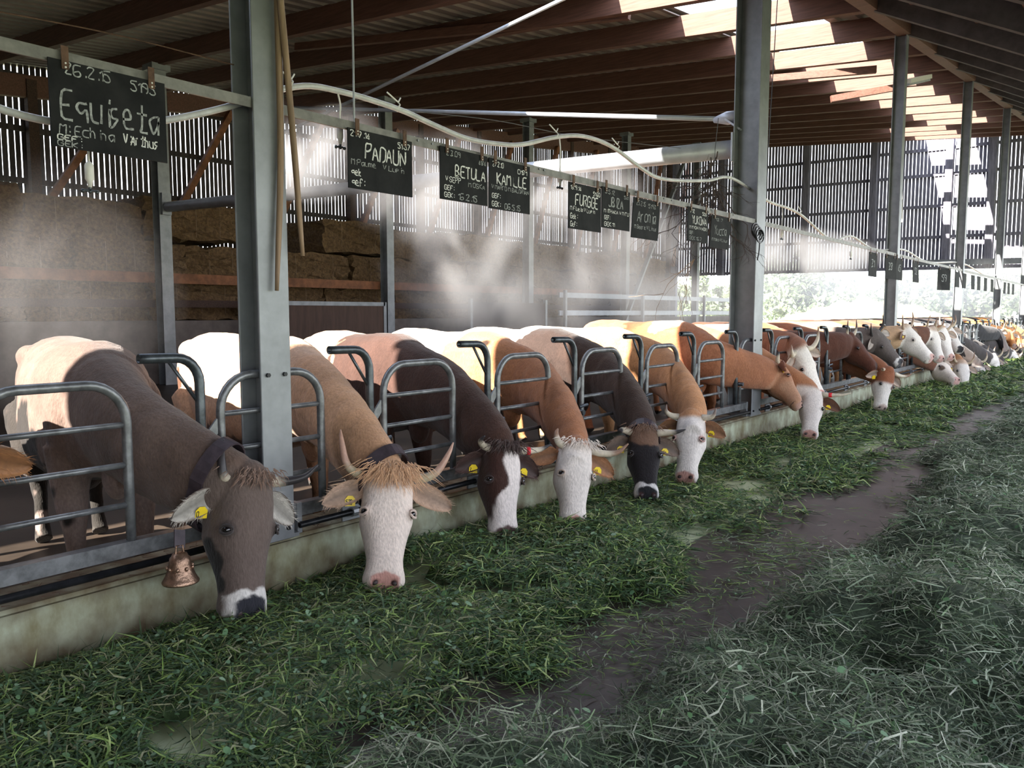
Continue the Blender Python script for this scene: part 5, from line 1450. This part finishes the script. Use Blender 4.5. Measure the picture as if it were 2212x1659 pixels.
for i, (px, yy, hh, lb) in enumerate(trees):
    c = at(px, 640, Y=yy)
    t = thing('tree', (c.x, yy, -.4), lb, 'tree', 'trees beyond the barn')
    bm = BM(); tube(bm, [(c.x, yy, -.45), (c.x + .1, yy, hh * .4), (c.x, yy, hh * .75)], [.22, .16, .05], 8); obj('trunk', bm, M_twig, t, smooth=True)
    link_mesh('crown', leaf_crown((c.x, yy, hh * .52), hh * .48, hh * .5, 2600, 40 + i, TG), M_grass, t)
bm = BM()
bmesh.ops.create_grid(bm, x_segments=40, y_segments=30, size=1)
c = at(1850, 690, Y=65)
for v in bm.verts:
    x, y = v.co.x, v.co.y
    z = 2.3 * max(0, 1 - (x * x + y * y) ** .5) ** .8 + .35 * math.exp(-((x - .45) / .3) ** 2 - (y / .5) ** 2)
    v.co = Vector((c.x + x * 9.5, 65 + y * 4.5, -.42 + 1.25 * z * (1 + .1 * math.sin(x * 31 + y * 17)) + random.uniform(-.05, .05)))
tag(obj('straw_heap', bm, M_straw_lit, smooth=True), 'big sunlit heap of straw outside the end opening', 'straw heap', kind='stuff')
a, b = at(1485, 690, Y=42.5), at(1700, 690, Y=42.5)
t = thing('yard_wall', ((a.x + b.x) / 2, 42.5, -.4), 'low dark board wall outside the opening beside the tall second post', 'wall')
bm = BM(); box(bm, a.x, b.x, 42.4, 42.5, .55, .80); box(bm, a.x + (b.x - a.x) * .76, b.x, 42.4, 42.5, -.4, .80); obj('boarding', bm, M_conc_wall, t)
for f_ in (0.02, .25, .5, .74):
    bm = BM(); x = a.x + (b.x - a.x) * f_; box(bm, x, x + .12, 42.5, 42.6, -.4, .85); obj('wall_post', bm, M_steel, t)
a, b = at(1700, 690, Y=60), at(1800, 690, Y=60)
t = thing('pipe_fence', ((a.x + b.x) / 2, 60, -.4), 'white pipe fence with a round hoop in the sunny yard', 'fence')
for z in (.55, .95):
    bm = BM(); tube(bm, [(a.x, 60, z), (b.x + 4, 60, z)], .035, 8); obj('pipe_rail', bm, M_white, t)
for k in range(6):
    x = a.x + (b.x + 4 - a.x) * k / 5; bm = BM(); tube(bm, [(x, 60, -.4), (x, 60, 1.1)], .04, 8); obj('pipe_post', bm, M_white, t)
bm = BM(); x = (a.x + b.x) / 2 - .6; tube(bm, [(x, 60, .9)] + [(x + .5 - .5 * math.cos(g), 60, 1.0 + .38 * math.sin(g)) for g in np.linspace(0, math.pi, 9)] + [(x + 1, 60, .9)], .04, 8); obj('hoop', bm, M_white, t)

# ------------------------------------------------------------------ mist drifting from the nozzles
def mist(name, c, r, dens, label, aniso=.3, seed=0, scale=1.1, lo=.42, hi=.75):
    bm = BM()
    ball(bm, (0, 0, 0), 1.0, 20, 12, r)
    m = bpy.data.materials.new('water_mist')
    m.use_nodes = True
    n, l = m.node_tree.nodes, m.node_tree.links
    n.remove(n['Principled BSDF'])
    vs = n.new('ShaderNodeVolumeScatter')
    vs.inputs['Color'].default_value = (.98, .935, .915, 1)
    vs.inputs['Anisotropy'].default_value = aniso
    tc = n.new('ShaderNodeTexCoord')
    mp = n.new('ShaderNodeMapping'); mp.inputs['Scale'].default_value = (1 / r[0], 1 / r[1], 1 / r[2])
    l.new(tc.outputs['Object'], mp.inputs[0])
    ln = n.new('ShaderNodeVectorMath'); ln.operation = 'LENGTH'; l.new(mp.outputs[0], ln.inputs[0])
    fo = n.new('ShaderNodeMapRange'); fo.inputs['From Min'].default_value = 1.0; fo.inputs['From Max'].default_value = 0.25
    l.new(ln.outputs['Value'], fo.inputs[0])
    nz = n.new('ShaderNodeTexNoise'); nz.inputs['Scale'].default_value = scale; nz.inputs['Detail'].default_value = 3.5; nz.inputs['Distortion'].default_value = .6
    m2 = n.new('ShaderNodeMapping'); m2.inputs['Location'].default_value = (seed * 3.7, seed * 1.3, seed * 2.1); m2.inputs['Scale'].default_value = (1, 1, .7)
    l.new(tc.outputs['Object'], m2.inputs[0]); l.new(m2.outputs[0], nz.inputs[0])
    nr = n.new('ShaderNodeMapRange'); nr.inputs['From Min'].default_value = lo; nr.inputs['From Max'].default_value = hi
    l.new(nz.outputs['Fac'], nr.inputs[0])
    mu = n.new('ShaderNodeMath'); mu.operation = 'MULTIPLY'; l.new(fo.outputs[0], mu.inputs[0]); l.new(nr.outputs[0], mu.inputs[1])
    m3 = n.new('ShaderNodeMath'); m3.operation = 'MULTIPLY'; m3.inputs[1].default_value = dens; l.new(mu.outputs[0], m3.inputs[0])
    l.new(m3.outputs[0], vs.inputs['Density'])
    l.new(vs.outputs[0], n['Material Output'].inputs['Volume'])
    o = obj(name, bm, m)
    o.location = c
    return tag(o, label, 'mist', kind='stuff')
PL = [(705, 335, -5.4, (.9, .36, .36), 1.6, 'bright puff of mist left of the PADAUN board'), (925, 410, -5.8, (1.0, .55, .55), 1.0, 'mist streaming down between the PADAUN and BETULA boards'),
      (1010, 545, -5.9, (1.1, .85, .75), .8, 'tall plume of mist below the BETULA board'), (1090, 655, -6.0, (1.2, 1.3, .55), .7, 'mist settling over the backs behind the dark brown cow'),
      (1240, 420, -5.7, (.9, .55, .45), 1.0, 'bright puff of mist above the FURGGE board'), (1310, 545, -5.9, (1.2, 1.1, .75), .75, 'pinkish plume of mist below the JBIZA board'),
      (1405, 650, -6.0, (1.3, 1.7, .6), .6, 'pinkish mist over the sunlit backs left of the tall second post'), (50, 620, -5.5, (1.2, .75, .75), .2, 'faint mist at the left edge above the nearest cow'),
      (1740, 553, -5.4, (1.2, 2.6, .5), .9, 'flat drift of mist right of the tall second post'), (2085, 610, -5.6, (2.0, 3.0, 1.0), .15, 'thin distant haze before the end opening')]
for i, (px, py, X, r, d, lb) in enumerate(PL):
    mist('mist', at(px, py, X=X), tuple(q * 1.12 for q in r), d * (1.75 if py < 600 and px > 100 else 1.4), lb, seed=i + 1, scale=1.7 if r[1] < 1 else 1.2, lo=.42, hi=.68)
mist('mist', (-11.0, 56, 4.0), (17.0, 13.0, 5.5), .035, 'bright summer haze over the yard outside the end opening', seed=20, scale=.3, lo=-.2, hi=.5)
